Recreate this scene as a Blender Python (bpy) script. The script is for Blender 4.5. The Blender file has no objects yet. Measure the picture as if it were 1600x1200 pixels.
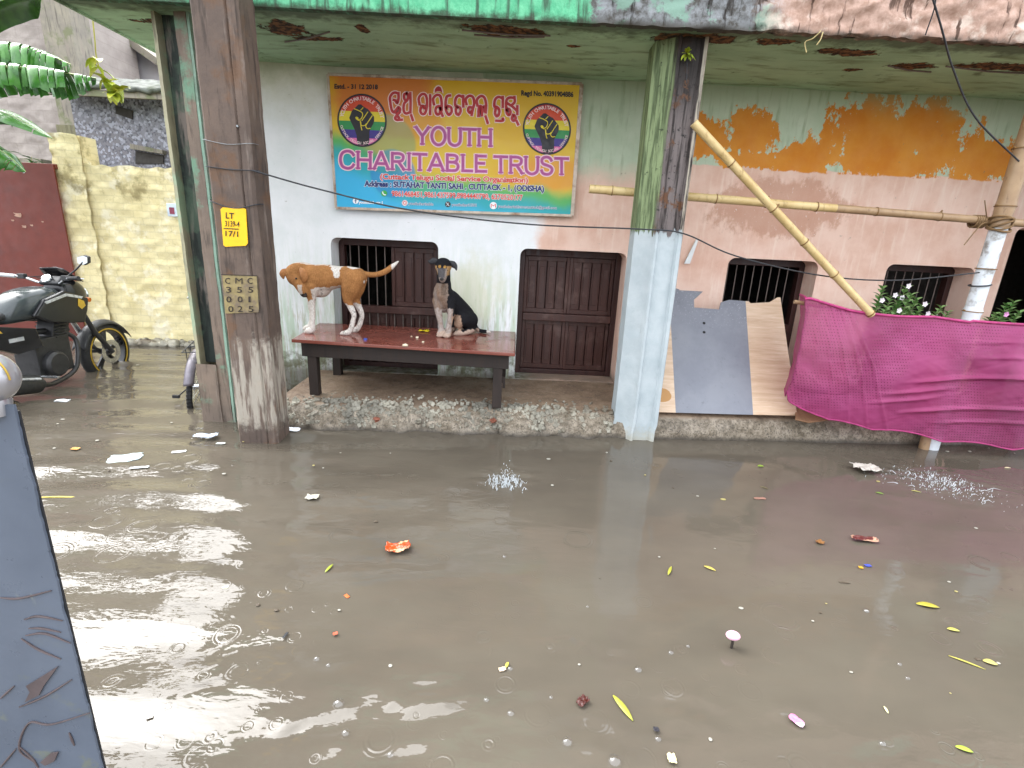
import bpy, bmesh, math, random
import numpy as np
from mathutils import Vector, Matrix
from mathutils.geometry import tessellate_polygon
random.seed(7); RNG = np.random.default_rng(7)
SC = bpy.context.scene; COL = SC.collection; R = math.radians

# ------------------------------------------------------------------ camera, sky, sun, exposure
CAM_H, FPX = 1.6, 780.0
th, ro, ya = R(16.1), R(2.7), R(0.5)
F = Vector((math.sin(ya)*math.cos(th), math.cos(ya)*math.cos(th), -math.sin(th)))
R0 = Vector((math.cos(ya), -math.sin(ya), 0)); U0 = R0.cross(F)
RT = R0*math.cos(ro)+U0*math.sin(ro); UP = -R0*math.sin(ro)+U0*math.cos(ro)
CAM = Vector((0, 0, CAM_H))
cam = bpy.data.cameras.new('camera'); cam.lens = FPX/1600*36; cam.sensor_width = 36
cam.clip_start = .02; cam.clip_end = 500
camo = bpy.data.objects.new('camera', cam); COL.objects.link(camo); SC.camera = camo
camo.matrix_world = Matrix(((RT.x, UP.x, -F.x, 0), (RT.y, UP.y, -F.y, 0), (RT.z, UP.z, -F.z, CAM_H), (0, 0, 0, 1)))

SUN_EL, SUN_AZ = R(54), R(300)          # soft, beyond the open lane at the left
w = bpy.data.worlds.new('World'); SC.world = w; w.use_nodes = True
wt = w.node_tree; wt.nodes.clear()
wo = wt.nodes.new('ShaderNodeOutputWorld'); bg = wt.nodes.new('ShaderNodeBackground')
sky = wt.nodes.new('ShaderNodeTexSky'); sky.sky_type = 'NISHITA'; sky.sun_disc = False
sky.sun_elevation = SUN_EL; sky.sun_rotation = SUN_AZ; sky.air_density = 1.0; sky.dust_density = 9.0; sky.ozone_density = 1.0
hs = wt.nodes.new('ShaderNodeHueSaturation'); hs.inputs['Saturation'].default_value = .12
wt.links.new(sky.outputs[0], hs.inputs['Color']); cl = wt.nodes.new('ShaderNodeMix'); cl.data_type = 'RGBA'; cl.inputs[0].default_value = .6     # even cloud cover over the clear sky
cl.inputs[7].default_value = (5.6, 5.9, 6.4, 1); wt.links.new(hs.outputs[0], cl.inputs[6]); wt.links.new(cl.outputs[2], bg.inputs[0]); bg.inputs[1].default_value = .15
wt.links.new(bg.outputs[0], wo.inputs[0])
sun = bpy.data.lights.new('sun', 'SUN'); sun.energy = .5; sun.angle = R(60); sun.color = (1, .97, .92)
suno = bpy.data.objects.new('sun', sun); COL.objects.link(suno)
sd = Vector((math.sin(SUN_AZ)*math.cos(SUN_EL), math.cos(SUN_AZ)*math.cos(SUN_EL), math.sin(SUN_EL)))
suno.rotation_euler = sd.to_track_quat('Z', 'Y').to_euler()
SC.view_settings.view_transform = 'Standard'; SC.view_settings.look = 'None'
SC.view_settings.gamma = 1; SC.view_settings.exposure = 2.15
try:
    SC.cycles.use_denoising = True; SC.cycles.max_bounces = 8; SC.cycles.diffuse_bounces = 4
    SC.cycles.glossy_bounces = 4; SC.cycles.transparent_max_bounces = 8; SC.cycles.caustics_reflective = False
except Exception: pass

# ------------------------------------------------------------------ survey: where a sight line meets a plane of the place
def ray(px, py): return F+RT*((px-800)/FPX)+UP*((600-py)/FPX)
def onY(px, py, Y): d = ray(px, py); return CAM+d*(Y/d.y)
def onZ(px, py, Z): d = ray(px, py); return CAM+d*((Z-CAM_H)/d.z)
def onP(px, py, p, n): d = ray(px, py); n = Vector(n); return CAM+d*((Vector(p)-CAM).dot(n)/d.dot(n))

# ------------------------------------------------------------------ node helpers
class Mt:
    def __init__(s, name, rough=.7, spec=.5, metal=0.0):
        s.m = bpy.data.materials.new(name); s.m.use_nodes = True; s.t = s.m.node_tree; s.t.nodes.clear()
        s.o = s.t.nodes.new('ShaderNodeOutputMaterial'); s.b = s.t.nodes.new('ShaderNodeBsdfPrincipled')
        s.t.links.new(s.b.outputs[0], s.o.inputs[0])
        s.b.inputs['Roughness'].default_value = rough; s.b.inputs['Metallic'].default_value = metal
        s.b.inputs['Specular IOR Level'].default_value = spec
        s.tc = s.t.nodes.new('ShaderNodeTexCoord').outputs['Object']; s._xyz = None; s.h = None
    def put(s, sock, v):
        if isinstance(v, bpy.types.NodeSocket): s.t.links.new(v, sock)
        elif isinstance(v, (tuple, list)) and sock.type == 'RGBA': sock.default_value = (*v[:3], 1)
        else: sock.default_value = v
    def node(s, typ, ins={}, **kw):
        n = s.t.nodes.new(typ)
        for k, v in kw.items(): setattr(n, k, v)
        for k, v in ins.items(): s.put(n.inputs[k], v)
        return n
    @property
    def xyz(s):
        if s._xyz is None: s._xyz = s.node('ShaderNodeSeparateXYZ', {0: s.tc}).outputs
        return s._xyz
    def ma(s, op, a, b=0.0, c=None):
        d = {0: a, 1: b}
        if c is not None: d[2] = c
        return s.node('ShaderNodeMath', d, operation=op).outputs[0]
    def mr(s, v, a, b, c=0.0, d=1.0, smooth=True):
        return s.node('ShaderNodeMapRange', {0: v, 1: a, 2: b, 3: c, 4: d}, interpolation_type='SMOOTHSTEP' if smooth else 'LINEAR').outputs[0]
    def vec(s, scale=(1, 1, 1), rot=(0, 0, 0), loc=(0, 0, 0)):
        return s.node('ShaderNodeMapping', {'Vector': s.tc, 'Scale': scale, 'Rotation': rot, 'Location': loc}).outputs[0]
    def noise(s, scale, detail=4, rough=.55, v=None, dist=0.0, off=0.0):
        if v is None and off: v = s.vec(loc=(off, off*1.7, off*.6))
        return s.node('ShaderNodeTexNoise', {'Vector': v or s.tc, 'Scale': scale, 'Detail': detail, 'Roughness': rough, 'Distortion': dist}).outputs[0]
    def vor(s, scale, v=None, feature='F1', rand=1.0, out='Distance'):
        n = s.node('ShaderNodeTexVoronoi', {'Vector': v or s.tc, 'Scale': scale, 'Randomness': rand}, feature=feature)
        return n.outputs[out]
    def mix(s, f, a, b, mode='MIX'):
        n = s.node('ShaderNodeMix', data_type='RGBA', blend_type=mode)
        s.put(n.inputs[0], f); s.put(n.inputs[6], a); s.put(n.inputs[7], b); return n.outputs[2]
    def ramp(s, f, stops):
        n = s.node('ShaderNodeValToRGB', {0: f}); e = n.color_ramp.elements
        while len(e) < len(stops): e.new(.5)
        for k, (p, cc) in enumerate(stops): e[k].position = p; e[k].color = (*cc, 1)
        return n.outputs[0]
    def ell(s, u, v, cu, cv, ru, rv):         # 1 at the centre, 0 on the ellipse, negative outside
        a = s.ma('DIVIDE', s.ma('SUBTRACT', u, cu), ru); b = s.ma('DIVIDE', s.ma('SUBTRACT', v, cv), rv)
        r2 = s.ma('ADD', s.ma('MULTIPLY', a, a), s.ma('MULTIPLY', b, b))
        return s.ma('SUBTRACT', 1.0, s.ma('SQRT', r2))
    def bump(s, h, strength=.4, dist=.01):
        n = s.node('ShaderNodeBump', {'Height': h, 'Strength': strength, 'Distance': dist})
        if s.h is not None: s.t.links.new(s.h, n.inputs['Normal'])
        s.h = n.outputs[0]; s.t.links.new(s.h, s.b.inputs['Normal'])
    def col(s, v): s.put(s.b.inputs['Base Color'], v); return s
    def rough(s, v): s.put(s.b.inputs['Roughness'], v); return s
    def inp(s, k, v): s.put(s.b.inputs[k], v); return s

def c(h):
    h = h.lstrip('#'); v = [int(h[i:i+2], 16)/255 for i in (0, 2, 4)]
    return tuple(x/12.92 if x <= .04045 else ((x+.055)/1.055)**2.4 for x in v)

def simple(name, col, rough=.6, metal=0.0, var=.25, scale=14, bump=0.0, spec=.5, dirt=None):
    m = Mt(name, rough, spec, metal)
    n = m.noise(scale, 5, .6)
    a = tuple(x*(1-var) for x in col); b = tuple(min(1, x*(1+var)) for x in col)
    cc = m.ramp(n, [(.3, a), (.7, b)])
    if dirt: cc = m.mix(m.mr(m.noise(scale*.35, 6, .65, off=3.1), .5, .68), cc, dirt)
    m.col(cc)
    if rough > .15: m.rough(m.mr(m.noise(scale*1.7, 3, off=5.2), .3, .7, rough*.8, min(1, rough*1.15)))
    if bump: m.bump(m.noise(scale*2.5, 5, .6), bump, .01)
    return m.m

# ------------------------------------------------------------------ mesh helpers (all vertices in world metres)
def root_of(o):
    while o.parent: o = o.parent
    return o
class MB:
    def __init__(s): s.v = []; s.f = []; s.mi = []; s.cur = 0
    def add(s, vs, fs):
        b = len(s.v); s.v += [tuple(p) for p in vs]; s.f += [tuple(i+b for i in f) for f in fs]; s.mi += [s.cur]*len(fs); return s
    def box(s, x0, x1, y0, y1, z0, z1):
        return s.add([(x0,y0,z0),(x1,y0,z0),(x1,y1,z0),(x0,y1,z0),(x0,y0,z1),(x1,y0,z1),(x1,y1,z1),(x0,y1,z1)],
                     [(0,3,2,1),(4,5,6,7),(0,1,5,4),(1,2,6,5),(2,3,7,6),(3,0,4,7)])
    def obox(s, ctr, half, mat):              # oriented box: mat columns = axes
        vs = [Vector(ctr)+mat@Vector((a*half[0], b*half[1], d*half[2])) for d in (-1, 1) for a, b in ((-1,-1),(1,-1),(1,1),(-1,1))]
        return s.add(vs, [(0,3,2,1),(4,5,6,7),(0,1,5,4),(1,2,6,5),(2,3,7,6),(3,0,4,7)])
    def beam(s, a, b, wd, ht, up=(0, 0, 1)):
        a, b = Vector(a), Vector(b); d = (b-a); L = d.length; d.normalize(); x = d.cross(Vector(up))
        if x.length < 1e-4: x = d.cross(Vector((0, 1, 0)))
        x.normalize(); z = x.cross(d)
        return s.obox((a+b)/2, (wd/2, L/2, ht/2), Matrix((x, d, z)).transposed())
    def tube(s, pts, rad, n=10, cap=True, flat=1.0, up=None):
        pts = [Vector(p) for p in pts]
        if not isinstance(rad, (list, tuple)): rad = [rad]*len(pts)
        ring = []; prev = None
        for i, p in enumerate(pts):
            d = (pts[min(i+1, len(pts)-1)]-pts[max(i-1, 0)]).normalized()
            if prev is None:
                ref = Vector(up) if up else (Vector((0, 0, 1)) if abs(d.z) < .9 else Vector((0, 1, 0)))
                x = d.cross(ref).normalized()
            else: x = (prev-d*prev.dot(d)).normalized()
            prev = x; y = d.cross(x)
            ring.append([p+(x*math.cos(2*math.pi*k/n)+y*math.sin(2*math.pi*k/n)*flat)*rad[i] for k in range(n)])
        vs = [q for r in ring for q in r]; fs = []
        for i in range(len(pts)-1):
            for k in range(n): fs.append((i*n+k, i*n+(k+1) % n, (i+1)*n+(k+1) % n, (i+1)*n+k))
        if cap: fs.append(tuple(range(n-1, -1, -1))); fs.append(tuple((len(pts)-1)*n+k for k in range(n)))
        return s.add(vs, fs)
    def ball(s, ctr, rad, n=16, m=10, mat=None):
        if not isinstance(rad, (list, tuple)): rad = (rad,)*3
        vs = []; fs = []
        for j in range(m+1):
            t = math.pi*j/m
            for k in range(n):
                p = 2*math.pi*k/n; q = Vector((math.sin(t)*math.cos(p)*rad[0], math.sin(t)*math.sin(p)*rad[1], math.cos(t)*rad[2]))
                vs.append(Vector(ctr)+(mat@q if mat else q))
        for j in range(m):
            for k in range(n): fs.append((j*n+k, (j+1)*n+k, (j+1)*n+(k+1) % n, j*n+(k+1) % n))
        return s.add(vs, fs)
    def lathe(s, ctr, prof, axis=(0, 0, 1), n=28):   # prof: (radius, height along axis)
        ax = Vector(axis).normalized(); x = ax.orthogonal().normalized(); y = ax.cross(x); vs = []; fs = []
        for r, h in prof:
            for k in range(n): vs.append(Vector(ctr)+ax*h+(x*math.cos(2*math.pi*k/n)+y*math.sin(2*math.pi*k/n))*r)
        for i in range(len(prof)-1):
            for k in range(n): fs.append((i*n+k, i*n+(k+1) % n, (i+1)*n+(k+1) % n, (i+1)*n+k))
        return s.add(vs, fs)
    def prism(s, poly, off):                  # poly: world points (flat), off: extrusion vector
        poly = [Vector(p) for p in poly]; off = Vector(off); n = len(poly)
        tri = tessellate_polygon([poly]); vs = poly+[p+off for p in poly]; fs = []
        for t in tri: fs.append(tuple(t)); fs.append(tuple(i+n for i in reversed(t)))
        for i in range(n): fs.append((i, (i+1) % n, (i+1) % n+n, i+n))
        return s.add(vs, fs)
    def grid(s, fn, nu, nv):
        vs = [fn(i/nu, j/nv) for j in range(nv+1) for i in range(nu+1)]
        fs = [(j*(nu+1)+i, j*(nu+1)+i+1, (j+1)*(nu+1)+i+1, (j+1)*(nu+1)+i) for j in range(nv) for i in range(nu)]
        return s.add(vs, fs)
    def build(s, name, mats, parent=None, smooth=None, bevel=0.0, seg=2, loc=None, fix=False):
        me = bpy.data.meshes.new(name)
        if parent is not None: o0 = root_of(parent).location
        else: o0 = Vector(loc) if loc is not None else Vector((0, 0, 0))
        me.from_pydata([(p[0]-o0.x, p[1]-o0.y, p[2]-o0.z) for p in s.v], [], s.f)
        if not isinstance(mats, (list, tuple)): mats = [mats]
        for m in mats: me.materials.append(m)
        if len(mats) > 1: me.polygons.foreach_set('material_index', s.mi)
        me.update()
        bm = bmesh.new(); bm.from_mesh(me)
        if fix: bmesh.ops.remove_doubles(bm, verts=bm.verts, dist=1e-5)
        bmesh.ops.recalc_face_normals(bm, faces=bm.faces); bm.to_mesh(me); bm.free()
        if smooth is not None:
            me.shade_smooth()
            me.set_sharp_from_angle(angle=R(smooth))
        o = bpy.data.objects.new(name, me); COL.objects.link(o)
        if parent is not None: o.parent = parent
        else: o.location = o0
        if bevel:
            b = o.modifiers.new('bevel', 'BEVEL'); b.width = bevel; b.segments = seg; b.limit_method = 'ANGLE'; b.angle_limit = R(40)
        return o
def tag(o, label, cat, group=None, kind=None):
    o['label'] = label; o['category'] = cat
    if group: o['group'] = group
    if kind: o['kind'] = kind
    return o
def thing(name, loc, label, cat, group=None):
    o = bpy.data.objects.new(name, None); o.empty_display_size = .1; COL.objects.link(o); o.location = loc
    return tag(o, label, cat, group)
def vnoise(x, y, seed=0):                     # cheap smooth noise for shaping
    s = 0
    for k in range(4):
        a = seed*1.7+k*2.1; s += math.sin(x*(1.3+.9*k)+a+1.9*math.sin(y*(.8+.6*k)+a*1.3))*math.cos(y*(1.1+.8*k)-a*.7)/(1+.5*k)
    return s/2.2
def smoothpath(pts, n=6):                     # Catmull-Rom through points
    P = [Vector(p) for p in pts]; P = [P[0]*2-P[1]]+P+[P[-1]*2-P[-2]]; out = []
    for i in range(1, len(P)-2):
        for k in range(n):
            t = k/n; a, b, cc, d = P[i-1], P[i], P[i+1], P[i+2]
            out.append(.5*((2*b)+(cc-a)*t+(2*a-5*b+4*cc-d)*t*t+(3*b-a-3*cc+d)*t**3))
    out.append(P[-2]); return out
def fleshed(mb, vox, smooth_it, parent, name, mat, colour):   # one continuous skin over a set of limbs
    me = bpy.data.meshes.new(name); o0 = root_of(parent).location
    me.from_pydata([(p[0]-o0.x, p[1]-o0.y, p[2]-o0.z) for p in mb.v], [], mb.f)
    bm = bmesh.new(); bm.from_mesh(me); bmesh.ops.recalc_face_normals(bm, faces=bm.faces); bm.to_mesh(me); bm.free()
    tmp = bpy.data.objects.new('tmp', me); COL.objects.link(tmp)
    r = tmp.modifiers.new('r', 'REMESH'); r.mode = 'VOXEL'; r.voxel_size = vox
    sm = tmp.modifiers.new('s', 'SMOOTH'); sm.factor = .5; sm.iterations = smooth_it
    dg = bpy.context.evaluated_depsgraph_get(); dg.update()
    out = bpy.data.meshes.new_from_object(tmp.evaluated_get(dg), depsgraph=dg)
    bpy.data.objects.remove(tmp)
    out.name = name; out.materials.clear(); out.materials.append(mat); out.shade_smooth()
    at = out.color_attributes.new('coat', 'FLOAT_COLOR', 'POINT')
    for i, vtx in enumerate(out.vertices): at.data[i].color = (*colour(vtx.co+o0), 1)
    o = bpy.data.objects.new(name, out); COL.objects.link(o); o.parent = parent; return o
def limb(mb, pts, rads, n=12, sub=3):
    P = smoothpath(pts, sub); rr = []
    for i in range(len(rads)-1):
        for k in range(sub): t = k/sub; rr.append(rads[i]*(1-t)+rads[i+1]*t)
    rr.append(rads[-1])
    for p, q in zip(P, rr): mb.ball(p, q, n, 8)
    mb.tube(P, rr, n); return mb

# ================================================================== SETTING
M = {}
# ---- flood water
def water_mat():
    m = Mt('muddy_water', .04, .5); m.b.inputs['IOR'].default_value = 1.46
    big = m.noise(.9, 4, .6, v=m.vec((1, 1.6, 1))); fine = m.noise(5, 4, .6, v=m.vec((.7, 1.6, 1)), off=0)
    a = m.mix(m.mr(big, .3, .7), c('#524c43'), c('#5b554b'))
    a = m.mix(m.ma('MULTIPLY', m.mr(fine, .45, .75), .25), a, c('#5e554a'))
    m.col(a)
    X, Y, Z = m.xyz
    # long ripples, stronger in the open lane on the left
    lane = m.mr(X, -1.6, .8, .8, .22)
    r1 = m.noise(7, 3, .5, v=m.vec((.55, 1.5, 1), (0, 0, R(-12))), dist=.6)
    r2 = m.noise(26, 2, .5, v=m.vec((.7, 1.3, 1), (0, 0, R(14))), dist=.4)
    m.bump(m.ma('MULTIPLY', r1, lane), .5, .012)
    m.bump(m.ma('MULTIPLY', r2, lane), .5, .0025)
    # rings left by rain drops: circular wave trains round scattered points
    for sc, k, thr, st in ((3.7, 95, .66, .0007), (6.3, 62, .62, .0006), (11.0, 48, .6, .0004)):
        v = m.node('ShaderNodeTexVoronoi', {'Vector': m.vec(loc=(sc*.37, sc*.21, 0)), 'Scale': sc, 'Randomness': 1.0}, feature='F1', voronoi_dimensions='2D')
        d = v.outputs['Distance']; rnd = m.node('ShaderNodeSeparateColor', {0: v.outputs['Color']}).outputs
        reach = m.mr(rnd[1], 0, 1, .03, .30, False)
        env = m.ma('MULTIPLY', m.mr(m.noise(1.5, 3, .6, v=m.vec(loc=(sc, 2*sc, 0))), .44, .6, .12, 1.0), m.ma('MULTIPLY', m.mr(m.ma('ABSOLUTE', m.ma('SUBTRACT', d, reach)), 0, .10, 1, 0), m.ma('GREATER_THAN', rnd[0], thr)))
        m.bump(m.ma('MULTIPLY', m.ma('SINE', m.ma('MULTIPLY', d, k)), env), .8, st)
    return m.m
M['water'] = water_mat()
SPL = [tuple(onZ(x, y, 0))[:2]+(rad, amp) for x, y, rad, amp in ((485, 1150, .10, .006), (655, 1088, .11, .004), (842, 1106, .06, .006), (1075, 1104, .07, .005), (887, 1000, .06, .005), (957, 1020, .04, .005), (410, 880, .10, .004),
       (935, 1150, .06, .005), (1232, 1118, .06, .004), (1378, 1160, .05, .004), (790, 745, .13, .006), (1470, 752, .20, .006), (640, 1190, .05, .005), (385, 1040, .12, .005))]
def water():
    xs = np.concatenate([[-70, -30, -14, -9], np.arange(-6.4, 4.9, .024), [7, 12, 30, 70]])
    ys = np.concatenate([[-70, -25, -8, -2, .2], np.arange(.95, 7.0, .024), [9, 20, 70]])
    X, Y = np.meshgrid(xs, ys); Z = np.zeros_like(X)
    lane = np.clip((.5-X)/2.2, 0.10, 1); lane = lane*lane*(3-2*lane)*.92+.08
    wob = .35*np.sin(1.7*X+.9*Y)+.25*np.sin(.8*X-2.3*Y+1)
    for wl, ang, am, ph in ((.50, 103, .0085, 0), (.36, 96, .0052, 1.2), (.78, 110, .0085, 2.1), (.23, 86, .0020, .4), (.15, 118, .0009, 2.7)):
        a = R(ang); k = 2*math.pi/wl
        Z += am*lane*np.sin(k*(X*math.cos(a)+Y*math.sin(a))+ph+wob*(1.5+.4/wl))*(.65+.35*np.sin(1.3*X+2.1*ph+.8*Y))
    for cx, cy, rad, amp in SPL:               # little heaps of disturbed water where a run of drops falls
        d = np.hypot((X-cx)*.8, (Y-cy)*1.25); env = np.exp(-(d/(rad*1.35))**2)
        q = np.sin(46*Y+2.2*np.sin(9*X+cx*7)+6*X)+.55*np.sin(38*X-52*Y+2*np.sin(17*X))+.35*np.sin(95*d)
        Z += amp*env*q*.95
    inside = (X > -6.3) & (X < 4.8) & (Y > .97) & (Y < 6.95); Z *= inside
    ny, nx = X.shape
    me = bpy.data.meshes.new('flood_water')
    idx = np.arange(nx*ny).reshape(ny, nx)
    quads = np.stack([idx[:-1, :-1], idx[:-1, 1:], idx[1:, 1:], idx[1:, :-1]], -1).reshape(-1, 4)
    me.vertices.add(nx*ny); me.vertices.foreach_set('co', np.stack([X, Y, Z], -1).astype(np.float32).ravel())
    me.loops.add(quads.size); me.loops.foreach_set('vertex_index', quads.ravel().astype(np.int32))
    me.polygons.add(len(quads)); me.polygons.foreach_set('loop_start', np.arange(0, quads.size, 4, dtype=np.int32))
    me.update(calc_edges=True); me.materials.append(M['water']); me.shade_smooth()
    o = bpy.data.objects.new('flood_water', me); COL.objects.link(o); o['kind'] = 'structure'
    o['label'] = 'brown flood water covering the lane, dimpled by rain'
water()
M['earth'] = simple('wet_earth', (.09, .075, .055), .8, scale=6)
g = MB().box(-90, 90, -90, 90, -.6, -.2).build('ground', M['earth']); g['kind'] = 'structure'

# ---- materials of the house
def wall_mat():
    m = Mt('painted_plaster', .75, .3); X, Y, Z = m.xyz
    n1 = m.noise(3.0, 6, .62); n2 = m.noise(9, 6, .65, off=2.2); n3 = m.noise(40, 4, .6, off=4.0)
    streak = m.noise(6, 5, .6, v=m.vec((3.2, 3, .35))); streak2 = m.noise(17, 5, .65, v=m.vec((2.6, 2, .28), loc=(4, 1, 2)))
    nd = lambda k: m.ma('MULTIPLY', m.ma('SUBTRACT', n1, .5), k)
    white = m.mix(m.mr(n1, .35, .7), c('#eceef0'), c('#dfe4e4'))
    # mould and green rain marks low on the white wall
    low = m.mr(m.ma('ADD', Z, nd(.9)), .35, 1.75, 1, 0)
    white = m.mix(m.ma('MULTIPLY', low, m.mr(streak, .38, .62)), white, c('#b9cdb6'))
    white = m.mix(m.ma('MULTIPLY', m.mr(m.ma('ADD', Z, nd(.9)), .3, 1.3, 1, 0), m.mr(streak2, .48, .66)), white, c('#a9a78c'))
    white = m.mix(m.ma('MULTIPLY', m.mr(m.ma('ADD', Z, nd(.6)), .22, .62, 1, 0), m.mr(n2, .42, .6)), white, c('#6f7159'))
    white = m.mix(m.mr(m.ma('ADD', m.ell(X, Z, -.45, 1.05, .55, .55), nd(1.6)), .1, .7, 0, .5), white, c('#cfcda0'))
    # peach lower band right of the door
    peach = m.mix(m.mr(n1, .35, .68), c('#e8c9b8'), c('#dab29e'))
    peach = m.mix(m.ma('MULTIPLY', m.mr(streak, .5, .7), .5), peach, c('#f0dccd'))
    pb = m.mr(m.ma('ADD', X, m.ma('ADD', nd(.5), m.mr(Z, 1.2, 1.9, 0, .0))), .10, .30)
    base = m.mix(pb, white, peach)
    # beige worn paint behind and above the banner
    beige = m.mix(m.mr(n2, .3, .7), c('#e6e5d8'), c('#dad9c8'))
    base = m.mix(m.mr(m.ma('ADD', Z, nd(.5)), 2.45, 2.95), base, beige)
    # sage green upper band
    sage = m.mix(m.mr(n1, .3, .7), c('#b4c6ab'), c('#c6d3bd'))
    sage = m.mix(m.mr(streak, .5, .72), sage, c('#9dae8f'))
    zb = m.ma('ADD', Z, m.ma('MULTIPLY', m.ma('SUBTRACT', n2, .5), .05))
    up_r = m.ma('MULTIPLY', m.mr(zb, 2.335, 2.35), m.mr(m.ma('ADD', X, nd(.2)), .52, .6))
    up_l = m.ma('MULTIPLY', m.mr(m.ma('ADD', zb, m.ma('MULTIPLY', m.ma('SUBTRACT', n2, .5), .25)), 2.80, 2.83), m.mr(m.ma('ADD', X, m.ma('MULTIPLY', m.ma('SUBTRACT', n2, .5), .3)), -.36, -.33))
    up = m.ma('MAXIMUM', up_r, up_l)
    # the sage also runs down between banner and column, fading to peach
    mid = m.ma('MULTIPLY', m.mr(m.ma('ADD', X, nd(.3)), .44, .62), m.ma('MULTIPLY', m.mr(m.ma('ADD', Z, nd(.4)), 2.1, 2.36), m.mr(X, 1.15, 1.25, 1, 0)))
    base = m.mix(m.ma('MAXIMUM', up, mid), base, sage)
    # flaked patches of old orange distemper
    n2b = m.noise(6.5, 10, .74, off=8.3, v=m.vec((1.15, 1, .8), loc=(8.3, 2, 5))); amp = m.ma('MULTIPLY', m.ma('SUBTRACT', n2b, .5), 4.6)
    e = m.ell(X, Z, 3.42, 2.62, .92, .42)
    for cu, cv, ru, rv in ((2.62, 2.42, .36, .24), (4.35, 2.48, .5, .26), (1.58, 2.58, .40, .24), (2.12, 2.62, .3, .26), (2.15, 2.40, .5, .10)):
        e = m.ma('MAXIMUM', e, m.ell(X, Z, cu, cv, ru, rv))
    om = m.mr(m.ma('ADD', m.ma('MULTIPLY', e, 1.5), amp), .30, .33)
    om = m.ma('MULTIPLY', om, m.mr(m.ma('ADD', zb, 0), 2.315, 2.33)); om = m.ma('MULTIPLY', om, m.mr(X, 1.3, 1.32))
    orange = m.mix(m.mr(n1, .3, .7), c('#cf7f26'), c('#d99339'))
    base = m.mix(om, base, orange)
    # scraped patch in the peach band
    sc = m.mr(m.ma('ADD', m.ell(X, Z, 2.45, 2.0, .8, .34), m.ma('MULTIPLY', m.ma('SUBTRACT', n2b, .5), 1.5)), .1, .35)
    base = m.mix(m.ma('MULTIPLY', sc, .75), base, c('#bf927b'))
    base = m.mix(m.ma('MULTIPLY', sc, m.mr(m.noise(30, 5, .7, v=m.vec((1.6, 1, .7), (0, R(35), 0))), .62, .66)), base, c('#e4ddd6'))
    base = m.mix(m.ma('MULTIPLY', m.mr(m.noise(13, 6, .7, off=6.6), .66, .72), .55), base, c('#77745f'))
    base = m.mix(m.ma('MULTIPLY', m.mr(n3, .66, .74), .35), base, c('#6b6a58'))
    # darker towards the ceiling: shade under the slab put into the paint colour
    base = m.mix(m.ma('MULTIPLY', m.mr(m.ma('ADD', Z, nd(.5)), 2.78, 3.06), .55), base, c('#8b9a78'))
    base = m.mix(m.mr(m.ma('ADD', Z, nd(.3)), .20, .34, .8, 0), base, c('#5c5446'))
    m.col(base); m.rough(m.mr(n2, .3, .7, .55, .85))
    m.bump(n2, .25, .012); m.bump(n3, .25, .004)
    return m.m
M['wall'] = wall_mat()
def soffit_mat():
    m = Mt('mouldy_soffit', .85, .25); X, Y, Z = m.xyz
    n1 = m.noise(2.2, 6, .6, v=m.vec((.6, 1.2, 1))); n2 = m.noise(7, 7, .66, off=3.0); st = m.noise(5, 5, .6, v=m.vec((.5, 2.2, 1), (0, 0, R(8))))
    b = m.mix(m.mr(n1, .3, .7), c('#98b897'), c('#adcdab'))
    b = m.mix(m.mr(st, .48, .72), b, c('#7b9070'))
    b = m.mix(m.mr(n2, .58, .75), b, c('#5f6f54'))
    b = m.mix(m.ma('MULTIPLY', m.mr(m.ma('ADD', Y, m.ma('MULTIPLY', m.ma('SUBTRACT', n2, .5), .5)), 3.9, 4.08, 1, 0), .7), b, c('#2c2c22'))
    e = None
    for cu, cv, ru, rv in ((-1.72, 4.18, .2, .16), (-1.55, 4.36, .24, .07), (-1.15, 4.12, .05, .12), (-.12, 4.04, .38, .13), (.38, 4.25, .08, .04), (1.3, 4.0, .25, .1), (1.75, 4.0, .2, .08), (2.35, 4.1, .3, .08), (2.95, 4.32, .22, .1),
                           (3.55, 4.25, .4, .1), (2.6, 4.48, .1, .05), (1.15, 4.0, .35, .12), (-2.6, 4.2, .3, .06)):
        q = m.ell(X, Y, cu, cv, ru, rv); e = q if e is None else m.ma('MAXIMUM', e, q)
    mask = m.mr(m.ma('ADD', m.ma('MULTIPLY', e, 1.2), m.ma('MULTIPLY', m.ma('SUBTRACT', m.noise(9, 7, .7, off=1.1), .5), 2.4)), .25, .36)
    b = m.mix(mask, b, m.mix(m.mr(m.noise(22, 4, .6), .4, .62), c('#2a2119'), c('#7d5637')))
    m.col(b); m.bump(n2, .35, .02); m.bump(m.ma('MULTIPLY', mask, -1.0), .8, .03)
    return m.m
M['soffit'] = soffit_mat()
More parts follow.
